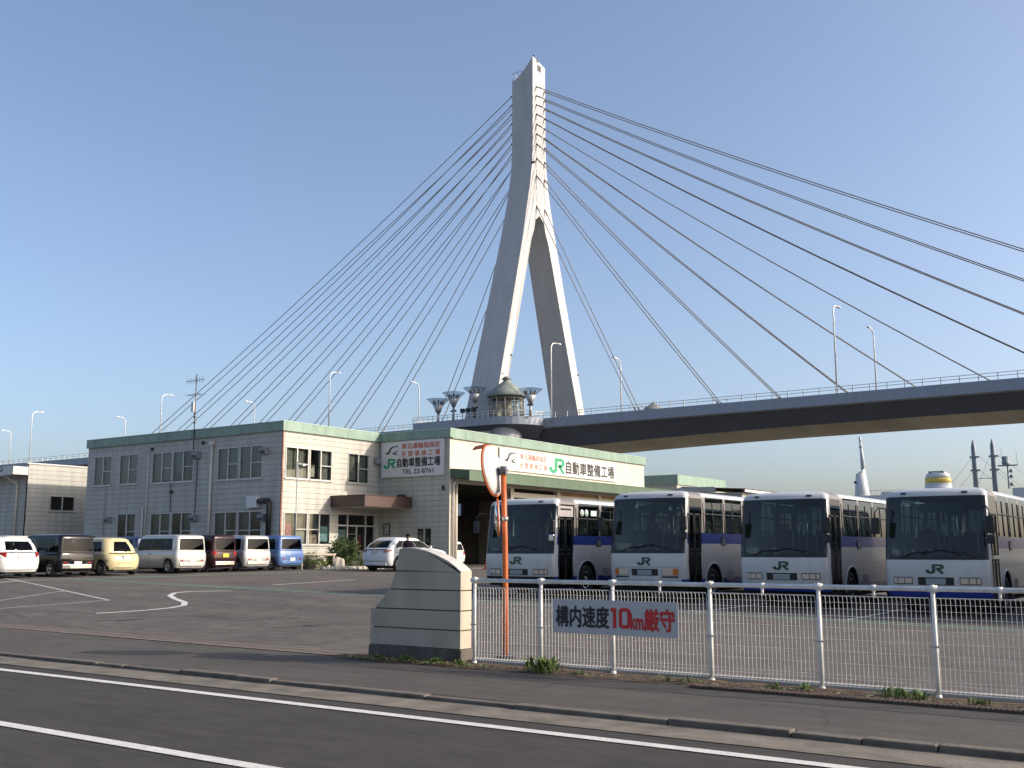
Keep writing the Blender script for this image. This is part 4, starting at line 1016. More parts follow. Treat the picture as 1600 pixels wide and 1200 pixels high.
# entrance
h = RW[5]; mb = MB()
for q in ((41.53, 41.61), (42.32, 42.40), (43.75, 43.83), (44.47, 44.55)): bar(mb, 'X', X0, q[0], q[1], .62, 3.62, -.02, .09)
bar(mb, 'X', X0, 41.61, 44.47, 2.93, 3.01, -.018, .085); bar(mb, 'X', X0, 41.61, 44.47, 3.55, 3.618, -.018, .085); bar(mb, 'X', X0, 43.04, 43.12, .66, 2.93, -.016, .08)
e = mb.build('entrance', ALU, bld)
mb = MB(); bar(mb, 'X', X0, 41.6, 44.5, .66, 3.56, .03, .036); mb.build('pane', WINGLASS, e)
sheet_on('X', X0, (41.66, 42.28, 1.75, 2.75), .045, mat('poster_teal', (.30, .42, .46), .7, var=.5, scale=8), e); sheet_on('X', X0, (41.66, 42.28, 1.3, 1.65), .045, mat('poster_green', (.05, .35, .20), .7), e)
for k in range(4): sheet_on('X', X0, (42.5, 42.98, 1.35 + .38 * k, 1.41 + .38 * k), .045, SIGNW, e, 'door_strip')
sheet_on('X', X0, (43.3, 43.5, 1.2, 2.5), .045, mat('poster_red', (.35, .05, .05), .7, var=.5, scale=6), e)
mb = MB(); mb.box((X0 - .1, 41.2, .5), (X0 + 2.2, 44.8, .72)); mb.build('step', CONC, bld, bevel=.01)
# canopy
mb = MB(); mb.box((X0 + .003, 41.03, 3.92), (-38.12, Y1 - .003, 4.50)); o = mb.build('canopy', BROWN, bld, bevel=.01)
mb = MB(); mb.box((X0 + .01, 40.99, 4.502), (-38.08, Y1 - .01, 4.53)); mb.build('canopy_edge', mat('edge_dark', (.05, .025, .02), .5), o)
mb = MB(); mb.box((X0 + .05, 41.1, 3.9), (-38.2, Y1 - .05, 3.918)); mb.build('soffit', ROOM, o)
# workshop awning
AX = -34.2
mb = MB(); mb.prism([(X1 + .003, 6.02), (AX, 5.90), (AX, 5.33), (AX - .06, 5.33), (AX - .06, 5.50), (X1 + .003, 5.50)], lambda a, b, d_: (a, d_, b), Y1 + .06, 69.0); o = mb.build('awning', GREEND, bld)
mb = MB(); mb.box((AX - .05, Y1 + .05, 5.89), (AX + .015, 69.01, 5.925)); mb.build('awning_edge', mat('awning_dark', (.04, .09, .06), .5), o)
# downpipes, boxes, lamps
PIPE = mat('pipe_pale', (.55, .52, .46), .5, var=.15)
def pipe(pts, r=.05, m=PIPE): mb = MB(); mb.tube(pts, r, 8); return mb.build('drainpipe', m, bld)
pipe([(-46.05, Y0 - .09, .7), (-46.05, Y0 - .09, 7.3)], .075); mb = MB(); mb.box((-46.2, Y0 - .2, 7.28), (-45.9, Y0 - .02, 7.5)); mb.build('hopper', PIPE, bld)
pipe([(-51.55, Y0 - .07, .7), (-51.55, Y0 - .07, 7.25), (-51.75, Y0 - .05, 7.3)], .035); pipe([(-51.85, Y0 - .06, .7), (-51.85, Y0 - .06, 4.1)], .05)
pipe([(-49.4, Y0 - .05, 3.75), (-49.45, Y0 - .05, 5.3)], .02, BLACK); pipe([(-47.3, Y0 - .05, 3.6), (-47.25, Y0 - .05, 6.5)], .022, BLACK)
pipe([(-55.5, Y0 - .04, .8), (-55.5, Y0 - .04, 5.3)], .012, mat('cable_grey', (.25, .24, .22), .7))
pipe([(X1 + .10, 45.05, .7), (X1 + .10, 45.05, 5.1), (X1 + .18, 45.2, 5.4)], .06); pipe([(X1 + .08, 45.35, .7), (X1 + .08, 45.35, 5.3)], .045); pipe([(X1 + .09, 45.22, .7), (X1 + .09, 45.22, 5.2)], .02, mat('pipe_brown', (.2, .12, .08), .6))
HOOD = mat('vent_hood', (.30, .31, .33), .4, .5)
for (xx, zz, s_) in ((-47.3, 6.79, .5), (-47.3, 3.38, .46), (-55.0, 3.43, .42), (-41.85, 6.74, .46), (-41.83, 3.30, .46)):
    mb = MB(); mb.prism([(0, -s_ * .4), (-.26, -s_ * .35), (-.30, s_ * .25), (-.2, s_ * .4), (0, s_ * .4)], lambda a, b, d_: (d_, Y0 + a - .002, zz + b), xx - s_ / 2, xx + s_ / 2); o = mb.build('vent_hood', HOOD, bld)
    mb = MB(); mb.box((xx - s_ * .42, Y0 - .285, zz - s_ * .3), (xx + s_ * .42, Y0 - .275, zz + s_ * .15)); mb.build('vent_face', BLACK, o)
mb = MB(); mb.prism([(0, -.17), (.24, -.15), (.28, .1), (.2, .17), (0, .17)], lambda a, b, d_: (X0 + a + .002, d_, 6.63 + b), 44.32, 44.72); mb.build('vent_hood', HOOD, bld)
mb = MB(); mb.box((-42.9, Y0 - .3, 3.8), (-42.15, Y0 - .002, 4.4)); mb.build('meter_box', SIGNW, bld, bevel=.02)
mb = MB(); mb.tube([(-42.1, Y0 - .18, 4.15), (-41.35, Y0 - .18, 4.15), (-41.3, Y0 - .18, 3.9), (-41.3, Y0 - .18, 2.2)], .13, 10); mb.build('flue_pipe', BLACK, bld)
mb = MB(); mb.box((-39.0, Y1 - .3, 4.53), (-38.55, Y1 - .05, 4.7)); mb.build('floodlight', BLACK, bld, bevel=.03)
mb = MB(); mb.box((-35.95, Y1 - .1, 4.85), (-35.85, Y1 - .002, 5.1)); mb.build('lamp_fitting', BLACK, bld)
mb = MB(); mb.box((-40.2, Y1 - .03, 2.47), (-39.7, Y1 - .002, 3.12)); o = mb.build('notice_frame', BLACK, bld)
mb = MB(); mb.box((-40.15, Y1 - .036, 2.52), (-39.75, Y1 - .03, 3.07)); mb.build('notice_sheet', mat('notice_grey', (.35, .36, .35), .7, var=.7, scale=12), o)
for (xx, zz) in ((-46.85, 7.45), (-49.4, 4.85), (-51.3, 7.35)):
    mb = MB(); mb.tube([(xx, Y0 - .12, zz), (xx, Y0 - .002, zz)], .09, 10); mb.build('vent_cap', BLACK, bld)

# signs fixed to the walls
def sign_board(name, plane, c, a0, a1, z0, z1, label):
    t = thing(name, ((a0 + a1) / 2, c, z0) if plane == 'Y' else (c, (a0 + a1) / 2, z0), label, 'sign')
    mb = MB(); bar(mb, plane, c, a0, a1, z0, z1, -.09, -.003)
    mb.build('board', SIGNW, t, bevel=.006)
    mb = MB(); e = .035
    bar(mb, plane, c, a0 - e, a1 + e, z0 - e, z0 - .001, -.1, -.003); bar(mb, plane, c, a0 - e, a1 + e, z1 + .001, z1 + e, -.1, -.003); bar(mb, plane, c, a0 - e, a0 - .001, z0, z1, -.1, -.003); bar(mb, plane, c, a1 + .001, a1 + e, z0, z1, -.1, -.003)
    mb.build('sign_frame', ALU, t)
    fn = lambda a_, z_: ((lambda u, v: (a_ + u, c - .094, z_ + v)) if plane == 'Y' else (lambda u, v: (c + .094, a_ + u, z_ + v)))
    return t, fn
A0, ZA = -40.36, 5.70; k = 4.50; kz = 1.95
t, fn = sign_board('wall_sign', 'Y', Y1, A0, A0 + k, ZA, ZA + kz, 'white office sign with bird emblem, red and black characters and a telephone number')
mb = MB(); put2d(mb, BIRD, fn(A0 + .25, ZA + 1.18), 1.05, .56); mb.build('emblem', INK, t)
mb = MB(); put2d(mb, text_mesh('自動車整備工場', .04), fn(A0 + 1.18, ZA + .52), 3.08, .50); put2d(mb, text_mesh('TEL 22-8761', .02), fn(A0 + 1.55, ZA + .14), 2.25, .25); mb.build('black_lettering', INK, t)
mb = MB(); put2d(mb, text_mesh('東北運輸局指定', .025), fn(A0 + 1.50, ZA + 1.52), 2.75, .32); put2d(mb, text_mesh('民 間 車 検 工 場', .025), fn(A0 + 1.50, ZA + 1.09), 2.75, .32); mb.build('red_lettering', ORED, t)
mb = MB(); put2d(mb, LOGO, fn(A0 + .22, ZA + .48), .80, .54); mb.build('logo', JGREEN, t)
t, fn = sign_board('wall_sign', 'X', X1, 49.36, 62.9, 6.27, 7.48, 'long white workshop sign above the green awning with a big green two letter mark')
mb = MB(); put2d(mb, BIRD, fn(49.75, 6.62), 1.3, .72); mb.build('emblem', INK, t)
mb = MB(); put2d(mb, text_mesh('自動車整備工場', .035), fn(56.5, 6.42), 6.1, .80); mb.build('black_lettering', INK, t)
mb = MB(); put2d(mb, text_mesh('東北運輸局指定', .015), fn(51.4, 6.96), 2.9, .36); put2d(mb, text_mesh('民 間 車 検 工 場', .015), fn(51.4, 6.44), 2.9, .36); mb.build('red_lettering', ORED, t)
mb = MB(); put2d(mb, LOGO, fn(54.65, 6.38), 1.6, .92); mb.build('logo', mat('bright_green_ink', (.02, .27, .13), .4), t)

# television antenna on the roof edge
t = thing('tv_antenna', (-47.5, Y0 - .15, 7.2), 'thin television antenna mast clamped to the office roof edge', 'antenna')
mb = MB(); mb.tube([(-47.5, Y0 - .17, 7.1), (-47.5, Y0 - .17, 11.3)], .03, 6); mb.build('mast', mat('mast_dark', (.14, .14, .15), .5, .6), t)
for zz, L, ax, n in ((10.95, 1.3, 'x', 9), (10.15, 1.0, 'x', 5)):
    mb = MB(); mb.tube([(-47.5 - L * .65, Y0 - .2, zz), (-47.5 + L * .55, Y0 - .2, zz)], .018, 5)
    for i in range(n):
        xx = -47.5 - L * .6 + L * 1.1 * i / (n - 1); mb.tube([(xx, Y0 - .2, zz - .17), (xx, Y0 - .2, zz + .17)] if n > 6 else [(xx, Y0 - .55, zz), (xx, Y0 + .15, zz)], .01, 4)
    mb.build('aerial_array', mat('mast_dark', (.14, .14, .15), .5, .6), t)
mb = MB(); mb.box((-47.72, Y0 - .28, 9.2), (-47.52, Y0 - .12, 9.75)); mb.build('booster_box', SIGNW, t)
mb = MB()
for zz in (8.6, 8.9, 9.1): mb.tube([(-47.56, Y0 - .17, zz), (-47.44, Y0 - .17, zz)], .06, 6)
mb.build('mast_clamp', BLACK, t)

# thin lamp pole in front of the office
t = thing('lamp_pole', (-39.9, 37.9, .65), 'slim grey pole with a tiny bracket in front of the office windows', 'pole')
mb = MB(); mb.tube([(-39.9, 37.9, .6), (-39.9, 37.9, 6.1)], .035, 6); mb.tube([(-39.9, 37.9, 6.0), (-39.9, 38.3, 6.0)], .025, 5); mb.build('pole', mat('pole_grey', (.35, .35, .35), .5, .4), t)
mb = MB(); mb.box((-39.97, 38.2, 5.93), (-39.83, 38.4, 6.02)); mb.build('lamp_head', SIGNW, t)

# planting bed in front of the entrance
def leaf_cloud(mb, ctr, rad, n, size, seed):
    R_ = random.Random(seed)
    clumps = [Vector((R_.gauss(0, .45), R_.gauss(0, .45), R_.gauss(0, .4))) for _ in range(14)]
    for i in range(n):
        c = R_.choice(clumps); p = c + Vector((R_.gauss(0, .26), R_.gauss(0, .26), R_.gauss(0, .24)))
        if p.length > 1.12: p = p.normalized() * R_.uniform(.8, 1.1)
        p = Vector(ctr) + Vector((p.x * rad[0], p.y * rad[1], p.z * rad[2]))
        a = Vector((R_.gauss(0, 1), R_.gauss(0, 1), R_.gauss(0, .7))).normalized(); b = a.orthogonal().normalized()
        s_ = size * R_.uniform(.6, 1.4)
        mb.add([p - a * s_, p + b * s_ * .45, p + a * s_, p - b * s_ * .45], [(0, 1, 2, 3)])
def bush(name, base, rad, label, cat, n=900, m=LEAF, size=.09, seed=1):
    t = thing(name, base, label, cat)
    mb = MB()
    for i in range(7):
        a = 2 * pi * i / 7; mb.tube([(base[0], base[1], base[2] - .05), (base[0] + rad[0] * .5 * cos(a), base[1] + rad[1] * .5 * sin(a), base[2] + rad[2] * 1.3)], [.03, .01], 5)
    mb.build('stems', mat('bark', (.08, .055, .035), .9), t)
    mb = MB(); leaf_cloud(mb, (base[0], base[1], base[2] + rad[2]), rad, n, size, seed); mb.build('foliage', m, t)
    return t
bush('shrub', (-38.9, 40.3, .68), (.85, .85, .95), 'round dark green shrub in front of the entrance windows', 'shrub', 1500, LEAF, .10, 3)
bush('shrub', (-39.3, 38.6, .68), (.7, .9, .40), 'low yellow green shrub behind the rail at the office corner', 'shrub', 700, mat('leaf_yellowish', (.11, .14, .03), .7, var=.5, scale=9), .09, 5)
bush('shrub', (-38.4, 41.6, .68), (.5, .6, .32), 'low green shrub at the foot of the big round shrub', 'shrub', 450, mat('leaf_yellowish', (.11, .14, .03), .7, var=.5, scale=9), .08, 6)
tf = bush('flower_pot', (-40.2, 37.95, 1.5), (.45, .45, .34), 'flower pot with red blossoms standing below the office window', 'flower pot', 260, LEAF, .08, 8)
mb = MB(); mb.lathe([(.16, 0), (.24, .4), (.26, .42), (.2, .42)], 14, M=Matrix.Translation((-40.2, 37.95, 1.15))); mb.build('pot', mat('terracotta', (.40, .36, .32), .8), tf)
mb = MB(); mb.box((-40.45, 37.7, .6), (-39.95, 38.2, 1.15)); mb.build('stand', STONE, tf)
mb = MB(); leaf_cloud(mb, (-40.15, 37.9, 1.95), (.4, .4, .25), 40, .08, 9); mb.build('blossom', mat('blossom_red', (.5, .04, .06), .6), tf)
random.seed(11)
def rock(name, c, r, label):
    bm = bmesh.new(); bmesh.ops.create_icosphere(bm, subdivisions=3, radius=1)
    R_ = random.Random(str(c))
    from mathutils import noise
    for v in bm.verts:
        k_ = 1 + .32 * noise.noise(v.co * 1.3 + Vector(c)); v.co = Vector((v.co.x * r[0] * k_, v.co.y * r[1] * k_, v.co.z * r[2] * k_)) + Vector(c)
    me = bpy.data.meshes.new(name); bm.to_mesh(me); bm.free(); me.materials.append(mat('pale_rock', (.42, .38, .31), .9, var=.3, scale=3, bump=.5))
    o = bpy.data.objects.new(name, me); COL.objects.link(o); return tag(o, label, 'rock')
rock('garden_rock', (-39.6, 38.9, 1.0), (.6, .7, .48), 'large pale rock behind the rail in the planting bed')
rock('garden_rock', (-38.4, 39.5, .85), (.3, .3, .45), 'small white rock between the rail and the round shrub')
t = thing('log_rail', (-38.5, 38.0, .65), 'low weathered log rail at the corner of the planting bed', 'rail')
mb = MB(); mb.tube([(-38.5, 36.9, 1.42), (-38.45, 39.3, 1.42)], .06, 8); mb.build('rail', mat('weathered_log', (.36, .31, .24), .9, var=.3), t)
for yy in (37.0, 39.2): mb = MB(); mb.tube([(-38.48, yy, .6), (-38.48, yy, 1.45)], .07, 8); mb.build('post', mat('weathered_log', (.36, .31, .24), .9, var=.3), t)
t = thing('stone_edging', (-37.9, 40, .66), 'row of pale round edging stones around the planting bed', 'edging')
mb = MB()
for i in range(17): mb.lathe([(.13, -.1), (.15, .05), (.11, .14), (0, .17)], 9, M=Matrix.Translation((-37.95 + random.uniform(-.04, .04), 38.0 + i * .26, .68)))
mb.build('stones', mat('edge_stone', (.40, .38, .32), .9, var=.3), t)
t = thing('porch_wall', (-38.3, 42.2, .65), 'low cream wing wall beside the entrance step', 'wall')
mb = MB(); mb.box((X0 + .05, 42.15, .5), (-38.3, 42.35, 1.55)); mb.build('wall', CREAM, t, bevel=.01); mb = MB(); mb.box((X0 + .05, 42.12, 1.551), (-38.27, 42.38, 1.60)); mb.build('coping', SIGNW, t)

# neighbouring building at the far left
t = thing('storage_building', (-62, 36.4, .6), 'low cream sided storehouse with corrugated canopy at the left of the office', 'building')
mb = MB(); wall_holes(mb, 'X', -62, 36.4, 48, .4, 6.95, [(37.95, 39.65, 4.1, 5.05)]); mb.build('wall', [SIDING, ROOM], t)
mb = MB(); mb.box((-90, 36.4, .4), (-62.14, 36.55, 6.3)); mb.build('wall', SIDING, t)
mb = MB(); mb.box((-90, 36.56, 6.1), (-62.15, 48, 6.3)); mb.box((-64, 36.56, .4), (-63.9, 48, 6.1)); mb.build('roof', ROOM, t)
mb = MB(); mb.box((-62.2, 36.3, 6.951), (-61.95, 48.1, 7.02)); mb.box((-62.16, 36.36, 6.301), (-62.15, 48, 6.95)); mb.build('coping', SIGNW, t)
v = []; f = []; mb = MB(); n = 120
for i in range(n + 1):
    xx = -90 + 27.6 * i / n; zz = 6.55 + .09 * sin(i * pi / 3.2)
    v += [(xx, 35.4, zz), (xx, 36.6, zz + .12)]
for i in range(n): f.append((2 * i, 2 * i + 2, 2 * i + 3, 2 * i + 1))
mb.add(v, f, 0, True); mb.build('corrugated_canopy', mat('corrugated', (.45, .44, .42), .5), t)
mb = MB(); mb.box((-90, 35.42, 6.2), (-62.3, 35.5, 6.45)); mb.box((-63.2, 35.4, 6.25), (-62.0, 36.38, 6.75)); mb.build('gutter', mat('gutter_white', (.55, .53, .5), .5), t)
mb = MB(); mb.tube([(-63.1, 35.5, 6.2), (-63.0, 36.2, 5.8), (-63.0, 36.3, 5.5), (-63.0, 36.3, .6)], .07, 8); mb.build('drainpipe', PIPE, t)
window('X', -62, (37.95, 39.65, 4.1, 5.05), None, None, 2, t)

# building behind the workshop, right
t = thing('rear_shed', (-36, 75, .6), 'low shed with green roof band and corrugated lean-to behind the workshop', 'building')
mb = MB(); mb.box((-43, 75.0, .5), (-36.83, 84, 6.75)); mb.build('wall', SIDING, t)
mb = MB(); mb.box((-43.1, 74.9, 6.75), (-36.7, 84.1, 7.52)); mb.build('roof_band', GREENF, t)
mb = MB(); mb.box((-36.80, 75.3, .5), (-31.6, 83, 6.0)); mb.build('lean_to', mat('lean_grey', (.30, .29, .27), .7), t)
mb = MB(); mb.box((-36.7, 74.88, 6.05), (-33.6, 75.2, 6.46)); mb.build('lean_to_band', mat('band_grey', (.30, .31, .32), .5), t)
v = []; f = []; mb = MB(); n = 60
for i in range(n + 1):
    yy = 74.9 + 9 * i / n; zz = .05 * sin(i * pi / 2.1)
    v += [(-36.6, yy, 6.55 + zz), (-31.2, yy, 6.25 + zz)]
for i in range(n): f.append((2 * i, 2 * i + 2, 2 * i + 3, 2 * i + 1))
mb.add(v, f, 0, True); mb.box((-31.3, 75, 6.0), (-31.2, 84, 6.18), 1); mb.build('corrugated_roof', [mat('corrugated', (.45, .44, .42), .5), SIGNW], t)

# small things by the workshop opening
def cone(x, y, z, label):
    t = thing('traffic_cone', (x, y, z), label, 'cone')
    MB().lathe([(.13, .02), (.11, .1), (.03, .68), (.0, .69)], 16, M=Matrix.Translation((x, y, z))).build('cone', mat('cone_orange', (.60, .05, .02), .4), t)
    mb = MB(); mb.box((x - .19, y - .19, z), (x + .19, y + .19, z + .03)); mb.build('base', mat('cone_orange', (.60, .05, .02), .4), t)
cone(-34.5, 46.9, zl(-34.5, 46.9), 'red traffic cone standing left of the workshop opening')
t = thing('hose_stand', (-34.8, 48.6, .66), 'red upright stand with pale base in front of the dark workshop', 'stand')
mb = MB(); mb.tube([(-34.8, 48.6, 1.3), (-34.8, 48.6, 2.1)], .045, 8); mb.build('handle', mat('stand_red', (.5, .05, .03), .4), t)
mb = MB(); mb.lathe([(.22, 0), (.24, .5), (.18, .75), (.05, .8)], 14, M=Matrix.Translation((-34.8, 48.6, .66))); mb.build('drum', mat('stand_red', (.5, .05, .03), .4), t)
mb = MB(); mb.box((-35.0, 48.35, .66), (-34.55, 48.8, .72)); mb.build('base', SIGNW, t)

# ------------------------------------------------------------------ person beside the car, with a bag
def skin(name, joints, edges, m, parent, sub=2):
    me = bpy.data.meshes.new(name); me.from_pydata([j[:3] for j in joints], edges, [])
    o = bpy.data.objects.new(name, me); COL.objects.link(o)
    md = o.modifiers.new('skin', 'SKIN'); md.use_smooth_shade = True
    for i, j in enumerate(joints):
        sv = me.skin_vertices[0].data[i]; sv.radius = (j[3], j[4] if len(j) > 4 else j[3]); sv.use_root = (i == 0)
    o.modifiers.new('subdiv', 'SUBSURF').levels = sub; o.modifiers['subdiv'].render_levels = sub
    dg = bpy.context.evaluated_depsgraph_get(); dg.update()
    m2 = bpy.data.meshes.new_from_object(o.evaluated_get(dg)); m2.name = name
    bpy.data.objects.remove(o); bpy.data.meshes.remove(me)
    m2.materials.clear()
    for q in (m if isinstance(m, list) else [m]): m2.materials.append(q)
    o = bpy.data.objects.new(name, m2); COL.objects.link(o); o.parent = parent
    return o
SKIN = mat('skin', (.42, .26, .19), .6, var=.05); SUIT = mat('navy_uniform', (.005, .005, .010), .95, var=.2, spec=.1); SHOE = mat('shoe', (.01, .01, .01), .4)
px_, py_ = -33.5, 39.1
per = thing('person', (px_, py_, zl(px_, py_)), 'person in dark navy uniform and cap standing beside the white car holding a bag', 'person', rotz=radians(80))
J = [(0, 0, .95, .15, .11), (0, .01, 1.15, .145, .105), (0, .01, 1.33, .165, .11), (0, 0, 1.45, .09, .08), (0, -.01, 1.53, .052), (0, -.02, 1.62, .078, .095), (0, -.02, 1.70, .062, .08),
     (.19, .01, 1.40, .062), (.235, .03, 1.13, .047), (.24, -.03, .88, .036), (.245, -.05, .80, .036, .022),
     (-.19, .01, 1.40, .062), (-.235, .03, 1.13, .047), (-.24, -.03, .88, .036), (-.245, -.05, .80, .036, .022),
     (.095, 0, .86, .10), (.10, -.02, .50, .065), (.10, .02, .10, .045), (.10, -.06, .04, .042, .03), (.10, -.15, .03, .04, .025),
     (-.095, 0, .86, .10), (-.11, -.02, .50, .065), (-.12, .02, .10, .045), (-.12, -.06, .04, .042, .03), (-.12, -.15, .03, .04, .025)]
E_ = [(0, 1), (1, 2), (2, 3), (3, 4), (4, 5), (5, 6), (2, 7), (7, 8), (8, 9), (9, 10), (2, 11), (11, 12), (12, 13), (13, 14), (0, 15), (15, 16), (16, 17), (17, 18), (18, 19), (0, 20), (20, 21), (21, 22), (22, 23), (23, 24)]
bo = skin('body', J, E_, [SUIT, SKIN, SHOE], per)
for p in bo.data.polygons:
    c = p.center
    if c.z > 1.50 or (abs(c.x) > .19 and c.z < .87 and c.z > .7): p.material_index = 1
    elif c.z < .09: p.material_index = 2
for s_ in (1, -1):
    mb = MB()
    for i in range(4):
        b = Vector((s_ * .245, -.075 + .018 * i, .785)); mb.tube([b, b + Vector((s_ * .004, -.004, -.04)), b + Vector((-s_ * .012, -.004, -.07 + .006 * abs(i - 1.5)))], [.0095, .009, .007], 6)
    mb.tube([(s_ * .235, -.085, .82), (s_ * .225, -.11, .79), (s_ * .222, -.112, .76)], [.010, .010, .008], 6); mb.build('hand', SKIN, per, world=False)
mb = MB(); mb.lathe([(.083, 0), (.09, .05), (.10, .085), (.09, .10), (0, .105)], 18, M=Matrix.Translation((0, -.015, 1.685)) @ Matrix.Diagonal((1, 1.18, 1, 1))); mb.add([(-.07, -.11, 1.69), (.07, -.11, 1.69), (.05, -.18, 1.675), (-.05, -.18, 1.675)], [(0, 1, 2, 3)]); mb.build('cap', SUIT, per, world=False)
mb = MB(); mb.lathe([(.08, -.06), (.084, 0), (.083, .02)], 16, M=Matrix.Translation((0, .005, 1.66)) @ Matrix.Diagonal((1, 1.1, 1, 1))); mb.build('hair', BLACK, per, world=False)
mb = MB(); mb.tube([(0, -.11, 1.63), (0, -.135, 1.605), (0, -.115, 1.60)], [.008, .014, .01], 6)
for s_ in (1, -1): mb.tube([(s_ * .082, 0, 1.60), (s_ * .09, .01, 1.63)], .014, 6)
mb.build('face_features', SKIN, per, world=False)
hb = Matrix.Translation(per.location) @ Matrix.Rotation(radians(80), 4, 'Z')
q = hb @ Vector((.25, -.07, .72))
t = thing('handbag', tuple(q), 'black bag hanging from the hand of the person in uniform', 'bag')
mb = MB(); mb.prism([(-.17, -.38), (.17, -.38), (.14, -.10), (-.14, -.10)], lambda a, b, d_: (q.x + d_, q.y + a, q.z + b), -.05, .05); mb.build('bag', BLACK, t, bevel=.02)
mb = MB(); mb.tube([(q.x, q.y - .09, q.z - .11), (q.x, q.y - .05, q.z + .02), (q.x, q.y + .05, q.z + .02), (q.x, q.y + .09, q.z - .11)], .010, 5); mb.build('strap', mat('strap_pale', (.45, .42, .4), .6), t)

# ------------------------------------------------------------------ cable stayed bridge
XC, YC, ZD = -113.5, 168., 25.
br_ = thing('cable_bridge', (XC, YC, 0), 'white cable stayed bridge with A-shaped tower crossing behind the depot', 'bridge')
def dout(z):
    P = [(0, 24.2), (26.5, 16.0), (62, 5.95), (66, 4.95), (70, 3.95), (74, 3.1), (78, 2.5), (82, 2.28), (101, 2.24)]
    for (a, b), (c, e) in zip(P, P[1:]):
        if z <= c: return b + (e - b) * (z - a) / (c - a)
    return 2.24
def din(z): return 12.6 - (z - 29.5) * .296
def hx(z): return 2.5 if z > 70 else 2.5 + .76 * min(1.6, (70 - z) / 44)
mb = MB()
zs = lin(0, 62, 24) + [64, 66, 68, 70, 72, 74, 76, 78, 80, 82, 86, 90, 96]
leg = [z for z in zs if z <= 62]
for s_ in (-1, 1):
    v = []; f = []
    for z in leg:
        h = hx(z)
        for xx, yy in ((-h, dout(z)), (h, dout(z)), (h, din(z)), (-h, din(z))): v.append((XC + xx, YC + s_ * yy, z))
    for i in range(len(leg) - 1):
        for k in range(4):
            k2 = (k + 1) % 4; q = (4 * i + k, 4 * i + k2, 4 * i + 4 + k2, 4 * i + 4 + k)
            f.append(q if s_ < 0 else q[::-1])
    mb.add(v, f)
# junction from 62 to 67 with chamfered apex, then the single shaft
zj = [62, 64, 66, 67.2]
di = [din(62), din(64) - .35, 1.55, .0]
for s_ in (-1, 1):
    v = []; f = []
    for z, dd in zip(zj, di):
        h = hx(z)
        for xx, yy in ((-h, dout(z)), (h, dout(z)), (h, dd), (-h, dd)): v.append((XC + xx, YC + s_ * yy, z))
    for i in range(3):
        for k in range(4):
            if i == 3 and k == 2: continue
            k2 = (k + 1) % 4; q = (4 * i + k, 4 * i + k2, 4 * i + 4 + k2, 4 * i + 4 + k); f.append(q if s_ < 0 else q[::-1])
    mb.add(v, f)
sh = [67.2, 68, 70, 72, 74, 76, 78, 80, 82, 86, 90, 95.8]
v = []; f = []
for z in sh:
    h = hx(z); dd = dout(z)
    for xx, yy in ((-h, -dd), (h, -dd), (h, dd), (-h, dd)): v.append((XC + xx, YC + yy, z))
for i in range(len(sh) - 1):
    for k in range(4): k2 = (k + 1) % 4; f.append((4 * i + k, 4 * i + k2, 4 * i + 4 + k2, 4 * i + 4 + k))
mb.add(v, f)
# sloping curved top
n = 8; v = []; f = []
for i in range(n + 1):
    q = i / n; xx = XC - 2.5 + 5 * q; zz = 95.8 + 4.2 * q ** 1.5 + .05
    v += [(xx, YC - 2.24, 95.8), (xx, YC - 2.24, zz), (xx, YC + 2.24, zz - .9), (xx, YC + 2.24, 95.8)]
for i in range(n):
    q = 4 * i; f += [(q, q + 4, q + 5, q + 1), (q + 1, q + 5, q + 6, q + 2), (q + 2, q + 6, q + 7, q + 3)]
e_ = 4 * n; f += [(0, 1, 2, 3), (e_, e_ + 3, e_ + 2, e_ + 1)]
mb.add(v, f)
tw = mb.build('tower', TOWERW, br_, fix=True)
# ribs on the +X face and corner edges
mb = MB()
for yy in (-1.0, 1.9):
    mb.box((XC + 2.5, YC + yy - .07, 70), (XC + 2.56, YC + yy + .07, 95))
mb.build('face_rib', TOWERW, tw)
for z, yy in ((37.5, -10.6), (37, 13.0), (77.5, -2.6)):
    mb = MB(); mb.box((XC + 2.4, YC + yy - .2, z - .18), (XC + 3.2, YC + yy + .2, z + .18)); mb.build('aviation_lamp', BLACK, tw, bevel=.05)
mb = MB(); mb.tube([(XC + 1.9, YC - 1.0, 99), (XC + 1.9, YC - 1.0, 100.9)], .14, 6); mb.lathe([(.4, 0), (.45, .5), (.2, .8)], 12, M=Matrix.Translation((XC + 2.2, YC - .6, 99.3))); mb.box((XC + 2.3, YC - .5, 97.6), (XC + 2.62, YC - .1, 98.8)); mb.box((XC + 2.3, YC + .2, 97.6), (XC + 2.62, YC + .6, 98.8)); mb.build('beacon', BLACK, tw)
mb = MB()
for a, b in (((-2.45, -2.2), (-2.45, 2.2)), ((-2.45, -2.2), (-.2, -2.2))):
    for zz in (1.6,): mb.tube([(XC + a[0], YC + a[1], 96 + zz), (XC + b[0], YC + b[1], 96 + zz)], .05, 5)
for xx, yy in ((-2.45, -2.2), (-2.45, 0), (-2.45, 2.2), (-1.2, -2.2), (-.2, -2.2)): mb.tube([(XC + xx, YC + yy, 95.8), (XC + xx, YC + yy, 97.6)], .05, 5)
mb.build('top_railing', STEEL, tw)
